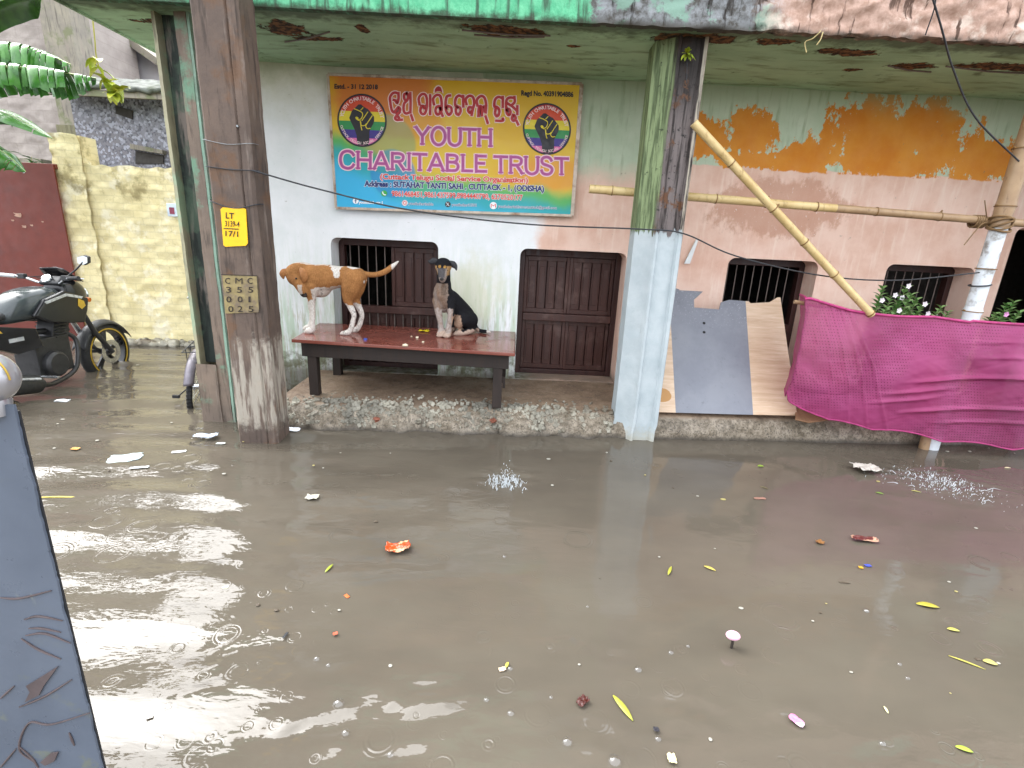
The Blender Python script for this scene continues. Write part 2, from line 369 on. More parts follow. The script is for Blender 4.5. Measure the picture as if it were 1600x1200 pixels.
def fascia_mat():
    m = Mt('weathered_fascia', .8, .3); X, Y, Z = m.xyz
    n1 = m.noise(4, 6, .65); n2 = m.noise(16, 6, .68, off=2.0); dr = m.noise(9, 5, .6, v=m.vec((2, 1, .25)))
    green = m.mix(m.mr(n2, .35, .7), c('#4fa67c'), c('#6fbf94')); green = m.mix(m.mr(dr, .5, .66), green, c('#3f5e4a'))
    grey = m.mix(m.mr(n2, .35, .68), c('#8d9194'), c('#4a4742')); grey = m.mix(m.mr(dr, .52, .62), grey, c('#2f2b28')); grey = m.mix(m.mr(n1, .55, .62), grey, c('#7c9a8b'))
    pink = m.mix(m.mr(n2, .3, .7), c('#c3a596'), c('#9b7d6c')); pink = m.mix(m.mr(n1, .52, .64), pink, c('#d6c4b6')); pink = m.mix(m.mr(dr, .58, .66), pink, c('#5b463b'))
    off = m.ma('MULTIPLY', m.ma('SUBTRACT', n2, .5), .35)
    b = m.mix(m.mr(m.ma('ADD', X, off), .40, .48), green, grey); b = m.mix(m.mr(m.ma('ADD', X, off), 1.45, 1.75), b, pink)
    edge = m.mr(m.ma('ADD', Z, m.ma('MULTIPLY', m.ma('SUBTRACT', n2, .5), .12)), 2.98, 3.035, 1, 0)
    b = m.mix(m.ma('MULTIPLY', edge, .85), b, c('#3a352c'))
    m.col(b); m.bump(n2, .5, .015); return m.m
M['fascia'] = fascia_mat()
def column_mat():
    m = Mt('column_paint', .7, .4); X, Y, Z = m.xyz
    n1 = m.noise(5, 6, .65); n2 = m.noise(24, 6, .7, off=1.5); dr = m.noise(16, 5, .62, v=m.vec((2.5, 2.5, .18)))
    white = m.mix(m.mr(n1, .3, .7), c('#b4bdc0'), c('#a3aeb2')); white = m.mix(m.mr(n2, .68, .73), white, c('#7d7c74'))
    white = m.mix(m.mr(m.ma('ADD', Z, m.ma('MULTIPLY', n2, .3)), .15, .3, .7, 0), white, c('#a8a493'))
    fr = m.mix(m.mr(dr, .36, .6), c('#241d1a'), c('#6b6260')); fr = m.mix(m.mr(n1, .55, .62), fr, c('#5f3f28')); fr = m.mix(m.mr(n2, .55, .66), fr, c('#1f1d1b'))
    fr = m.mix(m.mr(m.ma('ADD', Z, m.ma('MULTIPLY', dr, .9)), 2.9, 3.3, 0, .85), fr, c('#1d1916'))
    gr = m.mix(m.mr(dr, .4, .6), c('#83936a'), c('#4f5d3e')); gr = m.mix(m.mr(n2, .6, .7), gr, c('#2d3326'))
    dark = m.mix(m.mr(m.ma('ADD', X, m.ma('MULTIPLY', dr, .05)), 1.075, 1.10), gr, fr)
    pale = m.mr(m.ma('ABSOLUTE', m.ma('SUBTRACT', X, 1.268)), .012, .02, 1, 0)
    dark = m.mix(m.ma('MULTIPLY', pale, m.mr(dr, .35, .55)), dark, c('#a49c8c'))
    lim = m.ma('ADD', Z, m.ma('MULTIPLY', m.ma('SUBTRACT', dr, .5), .22))
    m.col(m.mix(m.mr(lim, 1.70, 1.715), white, dark)); m.bump(n2, .4, .008); m.bump(n1, .3, .02); return m.m
M['column'] = column_mat()
def wood_mat(name, a, b, k=1.0, rough=.45, rot=(0, 0, 0), dust=None):
    m = Mt(name, rough, .4)
    g = m.noise(9*k, 6, .65, v=m.vec((4, 4, .25), rot), dist=.3); g2 = m.noise(60*k, 3, .6, v=m.vec((4, 4, .12), rot))
    cc = m.mix(m.mr(g, .3, .7), a, b); cc = m.mix(m.ma('MULTIPLY', m.mr(g2, .5, .7), .35), cc, tuple(x*.45 for x in a))
    if dust: cc = m.mix(m.mr(m.noise(5, 6, .7, off=4.4), .52, .72, 0, .7), cc, dust)
    m.col(cc); m.rough(m.mr(g, .3, .7, rough*.8, min(1, rough*1.3))); m.bump(g2, .2, .003); return m.m
M['shutter'] = wood_mat('brown_shutter_wood', c('#3a221d'), c('#492c25'), dust=c('#65504a'))
M['shutter_dark'] = wood_mat('dark_frame_wood', c('#2e1a18'), c('#402622'))
M['iron'] = simple('rusty_bar', c('#6d625c'), .55, .3, scale=30)
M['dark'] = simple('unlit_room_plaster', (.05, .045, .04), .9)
def plinth_mat():
    m = Mt('wet_plinth', .6, .4); X, Y, Z = m.xyz
    n1 = m.noise(3, 6, .65); n2 = m.noise(14, 7, .7, off=2.5); n3 = m.noise(70, 3, .6, off=1.0)
    top = m.mix(m.mr(n1, .3, .7), c('#8d7a66'), c('#6d5a49')); top = m.mix(m.mr(n2, .5, .72), top, c('#4f4338')); top = m.mix(m.mr(n3, .55, .7, 0, .6), top, c('#a8998a'))
    edge = m.mix(m.mr(n2, .35, .66), c('#938878'), c('#5d5344')); edge = m.mix(m.mr(n3, .5, .65, 0, .7), edge, c('#332d26'))
    side = m.mr(m.ma('ADD', Z, m.ma('MULTIPLY', m.ma('SUBTRACT', n2, .5), .03)), .155, .19)
    b = m.mix(side, edge, top)
    b = m.mix(m.mr(Z, .0, .05, .85, 0), b, c('#38322a'))
    m.col(b); m.rough(m.mr(n1, .35, .65, .35, .8)); m.bump(n2, .5, .02); m.bump(n3, .4, .006); return m.m
M['plinth'] = plinth_mat()
def upper_mat():
    m = Mt('upper_storey_paint', .8, .3); X, Y, Z = m.xyz
    n = m.noise(2, 6, .6); dr = m.noise(4, 5, .6, v=m.vec((2, 1, .3)))
    a = m.mix(m.mr(n, .3, .7), c('#b09a88'), c('#8f8171')); b = m.mix(m.mr(n, .3, .7), c('#8fc6ad'), c('#a5d4bf'))
    q = m.mix(m.mr(X, 3.9, 4.0), a, b); m.col(m.mix(m.mr(dr, .55, .7), q, c('#5b5a50'))); m.bump(n, .2, .02); return m.m
M['upper'] = upper_mat()

# ---- the house
YW = 5.0
house = thing('trust_house', (0, 0, 0), 'two storey house with peeling white, peach and sage paint and brown shutters', 'house')
OPEN = [(-1.77, -.73, .22, 1.545), (.065, 1.10, .225, 1.525), (2.09, 2.97, .225, 1.53), (3.64, 4.50, .225, 1.54), (4.78, 5.9, .205, 1.93)]
def rrect(x0, x1, z0, z1, r, y):
    p = [(x0, z0), (x1, z0)]
    for cx, cz, a0 in ((x1-r, z1-r, 0), (x0+r, z1-r, 90)):
        for k in range(7): a = R(a0+15*k); p.append((cx+r*math.cos(a), cz+r*math.sin(a)))
    return [Vector((x, y, z)) for x, z in p]
mb = MB()
outer = [Vector((-2.55, YW, -.3)), Vector((8, YW, -.3)), Vector((8, YW, 3.05)), Vector((-2.55, YW, 3.05))]
holes = [rrect(*o_, .07, YW) for o_ in OPEN]
tri = tessellate_polygon([outer]+holes); flat = outer+[p for h in holes for p in h]
mb.add(flat, [tuple(t) for t in tri])
for h in holes:
    n = len(h); mb.add(h+[p+Vector((0, .34, 0)) for p in h], [(i, (i+1) % n, (i+1) % n+n, i+n) for i in range(n)])
mb.box(-2.55, -2.35, YW+.002, 9.0, -.3, 3.05); mb.box(7.9, 8, YW+.002, 9.0, -.3, 3.05); mb.box(-2.35, 7.9, 8.9, 9.0, -.3, 3.05)
wall = mb.build('wall', M['wall'], house)
# dark rooms behind the openings
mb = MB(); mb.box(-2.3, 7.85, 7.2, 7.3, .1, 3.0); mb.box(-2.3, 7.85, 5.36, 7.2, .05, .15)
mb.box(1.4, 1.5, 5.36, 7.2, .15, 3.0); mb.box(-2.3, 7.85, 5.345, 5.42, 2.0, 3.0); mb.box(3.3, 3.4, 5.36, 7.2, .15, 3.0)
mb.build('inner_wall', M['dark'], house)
def plank(mb, x0, x1, y0, y1, z0, z1): mb.box(x0, x1, y0, y1, z0, z1)
def leaf_panels(mb, x0, x1, z0, z1, y, nv=4):
    """a shutter leaf: stiles, rails, narrow raised boards"""
    st = .032; wd = x1-x0
    mb.box(x0, x0+st, y, y+.035, z0, z1); mb.box(x1-st, x1, y, y+.035, z0, z1)
    mb.box(x0+st, x1-st, y+.004, y+.031, z0, z0+.045); mb.box(x0+st, x1-st, y+.004, y+.031, z1-.045, z1)
    bw = (wd-2*st)/nv
    for k in range(nv):
        a = x0+st+k*bw
        mb.box(a+.006, a+bw-.006, y+.016, y+.03, z0+.045, z1-.045)
        mb.box(a+.022, a+bw-.022, y+.006, y+.016, z0+.10, z1-.10)
        mb.box(a+.001, a+.007, y+.009, y+.03, z0+.045, z1-.045)
def window(x0, x1, z0, z1, plan, rail=.80, yb=YW+.22):
    wn = MB(); w_ = .055
    wn.box(x0+.001, x0+w_, yb, yb+.08, z0, z1-.002); wn.box(x1-w_, x1-.001, yb, yb+.08, z0, z1-.002)
    wn.box(x0+w_, x1-w_, yb+.003, yb+.077, z1-.07, z1-.002); wn.box(x0+w_, x1-w_, yb+.003, yb+.077, z0+.002, z0+.05)
    fr = wn.build('window_frame', M['shutter_dark'], house, bevel=.004)
    rl = MB().box(x0+w_+.001, x1-w_-.001, yb-.012, yb+.07, rail, rail+.075).build('rail', M['shutter'], fr, bevel=.006)
    xm = (x0+x1)/2; a, b = x0+w_+.003, x1-w_-.003
    for q, (u0, u1, v0, v1, on, depth) in enumerate(((a, xm-.001, rail+.078, z1-.073, plan[0], .04), (xm+.001, b, rail+.078, z1-.073, plan[1], .04), (a, xm-.001, z0+.053, rail-.003, plan[2], .045), (xm+.001, b, z0+.053, rail-.003, plan[3], .045))):
        if on:
            s = MB(); leaf_panels(s, u0, u1, v0, v1, yb+depth); s.build('shutter', M['shutter'], fr, bevel=.002, seg=1)
    for k in range(int((b-a)/.088)):
        x = a+.05+k*.088
        if plan[4] or (x < xm and not plan[0]) : MB().tube([(x, yb+.025, rail+.07), (x, yb+.025, z1-.06)], .0055, 8).build('bar', M['iron'], fr, smooth=40)
        if plan[5]: MB().tube([(x, yb+.025, z0+.04), (x, yb+.025, rail+.01)], .0055, 8).build('bar', M['iron'], fr, smooth=40)
    return fr
window(*OPEN[0], (0, 1, 1, 1, 0, 1)); window(*OPEN[1], (1, 1, 1, 1, 0, 0)); window(*OPEN[2], (0, 0, 1, 1, 1, 1)); window(*OPEN[3], (0, 0, 1, 1, 1, 1))
# plinth: broken rubble edge on the left bay, straight kerb on the right bay
def edge_y(x):
    return float(np.interp(x, [-2.6, -1.9, -.5, 1.0, 2.3, 3.7, 5.2, 8], [3.86, 3.89, 3.94, 4.0, 4.09, 4.17, 4.28, 4.4]))
pl = MB(); NU = 260
def plf(u, v):
    x = -1.97+u*9.9; ey = edge_y(x); rough = 1.0 if x < .98 else .22
    jag = (vnoise(x*9, v*3, 3)*.05+vnoise(x*23, v*7, 5)*.025)*rough
    rows = [(-.02, -.32), (0, .0), (.005+.03*rough, .07), (.03+.05*rough, .13), (.06+.1*rough, .18), (.12+.2*rough, .197), (.45, .2), (1.12, .215)]
    k = v*7; i = min(int(k), 6); t = k-i; a, b = rows[i], rows[i+1]
    dy = a[0]*(1-t)+b[0]*t; z = a[1]*(1-t)+b[1]*t
    fade = max(0, 1-max(0, dy-.25)/.3)
    return (x, ey+dy+jag*fade*(1 if z < .19 else .4), z+jag*.35*fade*(1 if .03 < z else 0)+vnoise(x*2.1, dy*6, 9)*.006)
pl.grid(plf, NU, 42)
pl.build('plinth', M['plinth'], house, smooth=60)
# canopy slab: soffit sheet, fascia beam
def sof(u, v):
    x = -3.1+u*11.1; y = 3.84+v*1.18
    return (x, y, 3.0+vnoise(x*2.3, y*3, 4)*.012-.02*math.exp(-((y-3.86)/.05)**2)*abs(vnoise(x*14, 1, 6)))
mb = MB(); mb.grid(sof, 220, 30); mb.build('soffit', M['soffit'], house, smooth=60)
MB().box(-2.35, 7.9, 5.01, 9.0, 3.052, 3.2).build('roof', M['fascia'], house)
fa = MB()
def faf(u, v):
    x = -3.1+u*11.1; rgh = 1 if x > 1.5 else (.5 if x > .45 else .12)
    z0 = 2.985; zt = 3.42; bulge = vnoise(x*6, v*5, 2)*.035*rgh+vnoise(x*19, v*13, 8)*.014*rgh
    if v < .08: return (x, 3.80+.06*(1-v/.08)+bulge*.5, z0+abs(vnoise(x*13, 0, 3))*.022*rgh)
    return (x, 3.80-bulge, z0+(zt-z0)*(v-.08)/.92)
fa.grid(faf, 360, 26); fa.box(-3.1, 8, 3.83, 5.0, 3.2, 3.40)
fa.build('fascia', M['fascia'], house, smooth=50)
MB().box(-3.12, -3.1, 3.82, 5.15, 2.985, 3.4).build('slab_end', M['soffit'], house)
# upper storey and parapet (seen in the water)
up = MB(); up.box(-1.9, 8, 4.05, 9.0, 3.42, 4.45); up.box(-1.95, 8.05, 3.95, 9.05, 4.45, 4.57); up.build('upper_storey', M['upper'], house)
# column
cp = [(.94, 4.09), (1.045, 4.005), (1.058, 3.985), (1.075, 3.962), (1.092, 3.962), (1.105, 3.985), (1.20, 3.985), (1.235, 3.992), (1.25, 3.965), (1.275, 3.962), (1.285, 3.985), (1.285, 4.26), (.94, 4.26)]
cb = MB(); NZ = 60; n = len(cp)
vs = []; fs = []
for k in range(NZ+1):
    z = -.3+3.32*k/NZ
    for i, (x, y) in enumerate(cp):
        j = vnoise(x*40+i, z*6, 5)*.004
        vs.append((x+j-.012*(z < .1), y+j, z))
for k in range(NZ):
    for i in range(n): fs.append((k*n+i, k*n+(i+1) % n, (k+1)*n+(i+1) % n, (k+1)*n+i))
cb.add(vs, fs)
cb.build('column', M['column'], house, smooth=30)
# a second column past the right edge of the picture
c2 = MB(); c2.box(4.62, 4.95, 4.22, 4.5, -.3, 3.0); c2.build('column', M['column'], house, bevel=.03)
# rusty bars hanging in the broken soffit
for x, y, L, a in ((-.12, 4.03, .62, 2), (-.1, 4.08, .5, -3), (3.5, 4.27, .7, 5), (2.95, 4.33, .4, 12), (-1.62, 4.3, .5, -30)):
    dx, dy = math.cos(R(a))*L/2, math.sin(R(a))*L/2
    MB().tube([(x-dx, y-dy, 2.985), (x, y, 2.975), (x+dx, y+dy, 2.985)], .006, 6).build('reinforcing_bar', M['iron'], house, smooth=40)
# rubble on the plinth edge
M['rubble'] = simple('grey_rubble', c('#8f8b7e'), .75, scale=3.5, var=.6, dirt=c('#5e5140'), bump=.3)
def rubble():
    mb = MB(); rr = random.Random(5)
    for i in range(1100):
        x = rr.choice([rr.uniform(-1.85, .98), rr.gauss(-1.3, .35), rr.gauss(.1, .35)])
        if not -2.2 < x < .95: continue
        d = abs(rr.gauss(.08, .10)); y = edge_y(x)+.03+d
        z = float(np.interp(d, [0, .06, .14, .3], [.03, .12, .185, .2])); s = rr.uniform(.006, .019)*(1.2 if d < .2 else .7)
        vs = [Vector((rr.uniform(.6, 1)*a, rr.uniform(.6, 1)*b, rr.uniform(.5, .9)*e))*s for a in (-1, 1) for b in (-1, 1) for e in (-1, 1)]
        rot = Matrix.Rotation(rr.uniform(0, 6.28), 3, (rr.random(), rr.random(), 1)); p = Vector((x, y, z+s*.3))
        mb.add([p+rot@v for v in vs], [(0, 1, 3, 2), (4, 6, 7, 5), (0, 4, 5, 1), (2, 3, 7, 6), (0, 2, 6, 4), (1, 5, 7, 3)])
    o = mb.build('rubble', M['rubble']); o['kind'] = 'stuff'; o['label'] = 'broken grey stone chips along the plinth edge below the table'
rubble()

# ================================================================== THINGS
# ---- banner with its writing
YB = 4.93
def lay(px, py, k=0): p = onY(px, py, YB); p.y = YB-.0012-.0009*k; return p
def flatmat(name, h, rough=.5): return simple(name, c(h), rough, var=.06, scale=20)
for n_, h_ in (('ink_red', '#b8252b'), ('ink_pinkwhite', '#f3d9d6'), ('ink_black', '#1c1a20'), ('ink_navy', '#1e2a6b'), ('ink_white', '#eef2f4'), ('ink_purple', '#a84b8a'), ('ink_lilac', '#d58fbb'), ('ink_orange', '#d9562a'), ('ink_coral', '#d8483f'),
               ('ink_yellow', '#e0cc28'), ('ink_green', '#2f8f4d'), ('ink_indigo', '#3c2f86'), ('ink_pink', '#dd6fa8'), ('ink_whatsapp', '#3aa64a'), ('ink_redorange', '#d2471f')): M[n_] = flatmat(n_, h_)
def banner_mat():
    m = Mt('printed_flex', .42, .4); X, Y, Z = m.xyz
    # X from 0 at the left to 2.24, Z from 0 at the bottom to 1.13
    n = m.noise(1.5, 4, .55, dist=.6); n2 = m.noise(4, 3, .5)
    b = m.mix(m.mr(n, .35, .65), c('#d8aa1c'), c('#dcb92c'))
    b = m.mix(m.mr(m.ma('ADD', m.ell(X, Z, .45, 1.05, .75, .42), m.ma('MULTIPLY', m.ma('SUBTRACT', n, .5), 1.5)), .0, .5), b, c('#d0782a'))
    b = m.mix(m.mr(m.ma('ADD', m.ell(X, Z, .75, .72, .45, .2), m.ma('MULTIPLY', m.ma('SUBTRACT', n2, .5), 1.2)), .2, .6, 0, .6), b, c('#d68a2a'))
    b = m.mix(m.mr(m.ma('ADD', m.ell(X, Z, 1.95, .37, .6, .2), m.ma('MULTIPLY', m.ma('SUBTRACT', n, .5), 1.)), .1, .6, 0, .8), b, c('#dd9530'))
    # line of the green-blue lower part: high at the left, low at the right
    line = m.ma('SUBTRACT', Z, m.ma('ADD', m.mr(X, .0, .75, .62, .30), m.mr(X, .8, 2.2, 0, -.09)))
    line = m.ma('ADD', line, m.ma('MULTIPLY', m.ma('SUBTRACT', n2, .5), .16))
    b = m.mix(m.mr(line, -.06, .06, 1, 0), b, c('#58ad5c'))
    b = m.mix(m.mr(line, -.17, -.05, 1, 0), b, c('#2aa3ab'))
    b = m.mix(m.mr(line, -.34, -.16, 1, 0), b, c('#3ab0dd'))
    b = m.mix(m.mr(m.ell(X, Z, .55, .30, .22, .22), 0, .12, 0, .75), b, c('#2386c4'))
    b = m.mix(m.mr(m.ell(X, Z, .48, .55, .3, .26), 0, .12, 0, .45), b, c('#2f9a7c'))
    m.col(b); m.rough(m.mr(m.noise(6, 4, .6), .3, .7, .3, .5)); m.bump(m.noise(2.2, 3, .5, v=m.vec((1, 1, .6))), .25, .03); return m.m
bc = [onY(512, 116, YB), onY(909, 131, YB), onY(894, 337, YB), onY(525, 325, YB)]
BX0, BZ0 = -1.69, 1.83
ban = thing('charity_banner', (BX0, YB, BZ0), 'large printed orange and blue charity banner on the wall above the table', 'banner')
mb = MB(); mb.prism([bc[0], bc[3], bc[2], bc[1]], (0, .02, 0)); mb.build('printed_sheet', banner_mat(), ban)
M['tin'] = simple('thin_tin_edge', c('#b9aa9a'), .45, .3, dirt=c('#7a5b40'))
for i, (a, b) in enumerate(((0, 1), (1, 2), (2, 3), (3, 0))):
    mb = MB(); mb.beam(bc[a]+Vector((0, .004, 0)), bc[b]+Vector((0, .004, 0)), .024 if i != 1 else .035, .018, up=(0, 1, 0)); mb.build('frame_strip', M['tin'], ban, bevel=.003)
class Pen:                                     # ink laid as ribbons on a flat face
    def __init__(s, place, k): s.mb = MB(); s.place = place; s.k = k; s.n = 0
    def stroke(s, pts, wd, curve=True, closed=False, round_=True):
        P = [Vector((p[0], p[1], 0)) for p in pts]
        if curve and len(P) > 2: P = smoothpath(P, 5)
        s.n += 1; L = []; Rr = []; k = s.k+.004*(s.n % 60)
        ws = wd if isinstance(wd, (list, tuple)) else None
        for i, p in enumerate(P):
            d = (P[min(i+1, len(P)-1)]-P[max(i-1, 0)])
            if closed and i in (0, len(P)-1): d = P[1]-P[-2]
            d.normalize(); nn = Vector((-d.y, d.x, 0))
            h = (wd if ws is None else float(np.interp(i/(len(P)-1), np.linspace(0, 1, len(ws)), ws)))/2
            if round_ and not closed:
                if i == 0: p = p-d*h*.5
                if i == len(P)-1: p = p+d*h*.5
            L.append(s.place(p.x+nn.x*h, p.y+nn.y*h, k)); Rr.append(s.place(p.x-nn.x*h, p.y-nn.y*h, k))
        m_ = len(L); s.mb.add(L+Rr, [(i, i+1, m_+i+1, m_+i) for i in range(m_-1)]); return s
    def poly(s, pts):
        s.n += 1; P = [Vector((p[0], p[1], 0)) for p in pts]; t = tessellate_polygon([P])
        s.mb.add([s.place(p.x, p.y, s.k+.004*(s.n % 60)) for p in P], [tuple(x) for x in t]); return s
    def disc(s, cx, cy, r, n=40, r2=None):
        r2 = r2 or r; return s.poly([(cx+r*math.cos(2*math.pi*i/n), cy+r2*math.sin(2*math.pi*i/n)) for i in range(n)])
    def build(s, name, mat, parent):
        me = s.mb; return me.build(name, mat, parent)
def blay(px, py, k): return lay(px, py, k)
def tmesh(txt, bold=0.0):
    cu = bpy.data.curves.new('t', 'FONT'); cu.body = txt; cu.size = 1; cu.offset = bold; cu.resolution_u = 3; cu.fill_mode = 'FRONT'
    o = bpy.data.objects.new('t', cu); COL.objects.link(o); dg = bpy.context.evaluated_depsgraph_get(); dg.update()
    me = bpy.data.meshes.new_from_object(o.evaluated_get(dg), depsgraph=dg); v = [tuple(x.co) for x in me.vertices]; f = [tuple(p.vertices) for p in me.polygons]
    bpy.data.objects.remove(o); return v, f
def write(txt, p0, p1, h, mat, name, parent, place, k=2, bold=.0, outline=None, ok=1.0, cap=.73, xr=None):
    """set a line of type so that it runs from p0 to p1 (baseline ends) at cap height h"""
    base = tmesh(txt, bold)[0]; xa = min(v[0] for v in base); xb = max(v[0] for v in base)
    for (bo, mt_, kk, nm) in (([(outline[1], outline[0], k-1, name+'_outline')] if outline else [])+[(bold, mat, k, name)]):
        v, f = tmesh(txt, bo); vs = []
        for x, y, _ in v:
            t = (x-xa)/(xb-xa); yy = y/cap*h
            vs.append(place(p0[0]+(p1[0]-p0[0])*t, p0[1]+(p1[1]-p0[1])*t-yy, kk))
        ends = []; acc = 0; words = txt.split(' ')
        for i in range(len(words)): ends.append(max(q[0] for q in tmesh(' '.join(words[:i+1]), bold)[0])+.08)
        for i in range(len(words)):
            lo = ends[i-1] if i else -9; sel = [q for q in f if lo < sum(v[a][0] for a in q)/len(q) <= (ends[i] if i < len(words)-1 else 1e9)]
            if not sel: continue
            use = sorted({a for q in sel for a in q}); ix = {a: n for n, a in enumerate(use)}
            mb = MB(); mb.add([vs[a] for a in use], [tuple(ix[a] for a in q) for q in sel]); mb.build(nm, mt_, parent)
def crop3(x, y): return (500+x/3.8095, 100+y/3.8095)
# Odia heading, drawn stroke by stroke
OD = [[(75,305),(68,240),(95,192),(130,180),(160,190)], [(165,180),(166,250),(150,300),(128,270),(105,262)], [(75,310),(88,375),(112,405),(140,375),(165,345),(184,375),(168,405),(140,425)], [(182,400),(135,452),(130,480),(160,492),(172,468),(160,455)], [(160,490),(210,488)],
      [(262,188),(232,200),(230,245),(255,275),(275,240),(272,200),(255,188)], [(262,270),(228,310),(225,385),(252,418),(300,400)], [(300,180),(303,300),(300,412)], [(308,432),(330,500)],
      [(405,320),(395,245),(430,200),(470,205),(488,260),(487,345),(468,412),(438,425),(415,395),(422,345),(448,330),(462,362)], [(525,205),(526,318),(525,430)],
      [(570,320),(560,250),(598,208),(640,220),(655,290),(655,385)], [(652,380),(630,335),(598,345),(585,390),(605,430),(635,412),(640,350)], [(648,395),(668,450)],
      [(757,212),(715,225),(700,300),(706,385),(735,432),(766,405),(765,355),(735,335),(708,355)],
      [(900,212),(902,345)], [(893,232),(850,215),(815,250),(810,325),(838,338),(866,355),(870,395),(848,432),(822,418),(818,370),(836,345)],
      [(938,318),(930,255),(970,217),(1012,235),(1026,300),(1010,365),(995,440)], [(1000,350),(968,345),(955,382),(975,410),(996,392)],
      [(1064,335),(1055,265),(1100,220),(1142,240),(1160,315),(1155,412)], [(1072,452),(1078,350),(1100,335),(1112,370),(1114,445)], [(1118,350),(1140,340),(1146,400)], [(1153,445),(1180,530)],
      [(1350,225),(1350,350)], [(1342,245),(1300,230),(1262,262),(1254,335),(1285,345),(1310,378),(1305,430),(1280,450),(1262,420),(1268,365)], [(1270,500),(1350,500),(1350,470)],
      [(1482,225),(1483,290),(1440,330)], [(1478,240),(1425,238),(1392,268),(1388,350),(1398,420),(1425,435),(1438,395),(1415,365),(1395,385)], [(1400,300),(1460,340),(1512,390)], [(1515,330),(1515,430)], [(1470,425),(1452,475),(1475,502),(1498,470),(1482,440)], [(1505,500),(1527,548)]]
def odc(p): return (600+p[0]/7.2727, 120+p[1]/7.2727)
for nm, mt_, wk, k in (('odia_heading_outline', M['ink_pinkwhite'], 6.8, 1), ('odia_heading', M['ink_red'], 4.2, 2)):
    pen = Pen(blay, k)
    for s_ in OD: pen.stroke([odc(p) for p in s_], wk)
    cap = [(575,180),(580,140),(600,115),(622,108),(645,120),(658,150),(662,182),(640,165),(605,165)]
    cx_, cy_ = 619, 150; g_ = 1.35 if k == 1 else 1.0
    pen.poly([odc((cx_+(x-cx_)*g_, cy_+(y-cy_)*g_)) for x, y in cap]); pen.build(nm, mt_, ban)
# wide capitals with small serifs
GL = {'Y': (.86, [[(0,1),(.43,.48)], [(.86,1),(.43,.48)], [(.43,.5),(.43,0)]], [(0,1),(.86,1),(.43,0)]),
      'O': (1.0, ['O'], []), 'U': (.86, [[(.06,1),(.06,.4),(.14,.12),(.43,-.01),(.72,.12),(.8,.4),(.8,1)]], [(.06,1),(.8,1)]),
      'T': (.84, [[(0,.94),(.84,.94)], [(.42,.94),(.42,0)]], [(.42,0)]), 'H': (.92, [[(.09,0),(.09,1)], [(.83,0),(.83,1)], [(.09,.52),(.83,.52)]], [(.09,0),(.09,1),(.83,0),(.83,1)]),
      'C': (.92, [[(.86,.76),(.72,.93),(.46,1.0),(.16,.87),(.05,.5),(.16,.13),(.46,0),(.72,.07),(.86,.24)]], []),
      'A': (.94, [[(.02,0),(.47,1)], [(.47,1),(.92,0)], [(.2,.33),(.74,.33)]], [(.04,0),(.9,0)]),
      'R': (.88, [[(.1,0),(.1,1)], [(.1,.94),(.5,.94),(.72,.86),(.76,.72),(.7,.56),(.5,.48),(.1,.48)], [(.46,.48),(.82,0)]], [(.1,0),(.82,0)]),
      'I': (.26, [[(.13,0),(.13,1)]], [(.13,0),(.13,1)]), 'B': (.84, [[(.1,0),(.1,1)], [(.1,.94),(.48,.94),(.66,.87),(.69,.74),(.62,.6),(.46,.54),(.1,.54)], [(.46,.54),(.68,.46),(.75,.28),(.66,.1),(.46,.05),(.1,.05)]], []),
      'L': (.7, [[(.1,1),(.1,.06)], [(.04,.06),(.68,.06)]], [(.1,1)]), 'E': (.74, [[(.1,0),(.1,1)], [(.1,.94),(.7,.94)], [(.1,.52),(.6,.52)], [(.1,.06),(.72,.06)]], []),
      'S': (.8, [[(.7,.78),(.6,.93),(.4,1),(.16,.93),(.09,.76),(.18,.6),(.42,.52),(.64,.43),(.73,.27),(.62,.07),(.4,0),(.16,.06),(.06,.24)]], []), ' ': (.36, [], [])}
def capitals(txt, p0, p1, h, place, nm):
    adv = [GL[ch][0]+.10 for ch in txt]; tot = sum(adv)-.10
    for part, mt_, wd, k in ((nm+'_outline', M['ink_pinkwhite'], .30, 3), (nm+'_bevel', M['ink_lilac'], .205, 4), (nm, M['ink_purple'], .14, 5)):
        pen = Pen(place, k); x0 = 0
        for ch, ad in zip(txt, adv):
            wc, strokes, ser = GL[ch]
            def tr(q):
                t = (x0+q[0])/tot; return (p0[0]+(p1[0]-p0[0])*t, p0[1]+(p1[1]-p0[1])*t-q[1]*h)
            for s_ in strokes:
                if s_ == 'O': pen.stroke([tr((.5+.43*math.cos(a), .5+.5*math.sin(a))) for a in np.linspace(0, 2*math.pi, 33)], wd*h, curve=False, closed=True)
                else: pen.stroke([tr(q) for q in s_], wd*h, curve=len(s_) > 2)
            for q in ser:
                yy = q[1]+(.03 if q[1] < .5 else -.03); pen.stroke([tr((q[0]-.13, yy)), tr((q[0]+.13, yy))], wd*h*.55, curve=False)
            x0 += ad
        pen.build(part, mt_, ban)
capitals('YOUTH', crop3(570, 478), crop3(1024, 492), 27.5, blay, 'youth_lettering')
capitals('CHARITABLE', crop3(118, 620), crop3(993, 646), 27, blay, 'charitable_lettering'); capitals('TRUST', crop3(1036, 648), crop3(1478, 661), 27, blay, 'trust_lettering')
BP = dict(parent=ban, place=blay)
write('Estd. - 31 12 2018', crop3(86, 146), crop3(345, 150), 7.2, M['ink_black'], 'founding_date', bold=.04, **BP)
write('Regd No. 40391904886', crop3(1198, 187), crop3(1508, 196), 8.0, M['ink_black'], 'registration_number', bold=.04, **BP)
write('(Cuttack Telugu Social Service Organisation)', crop3(358, 684), crop3(1238, 706), 8.4, M['ink_coral'], 'subtitle', bold=.035, outline=(M['ink_white'], .075), **BP)
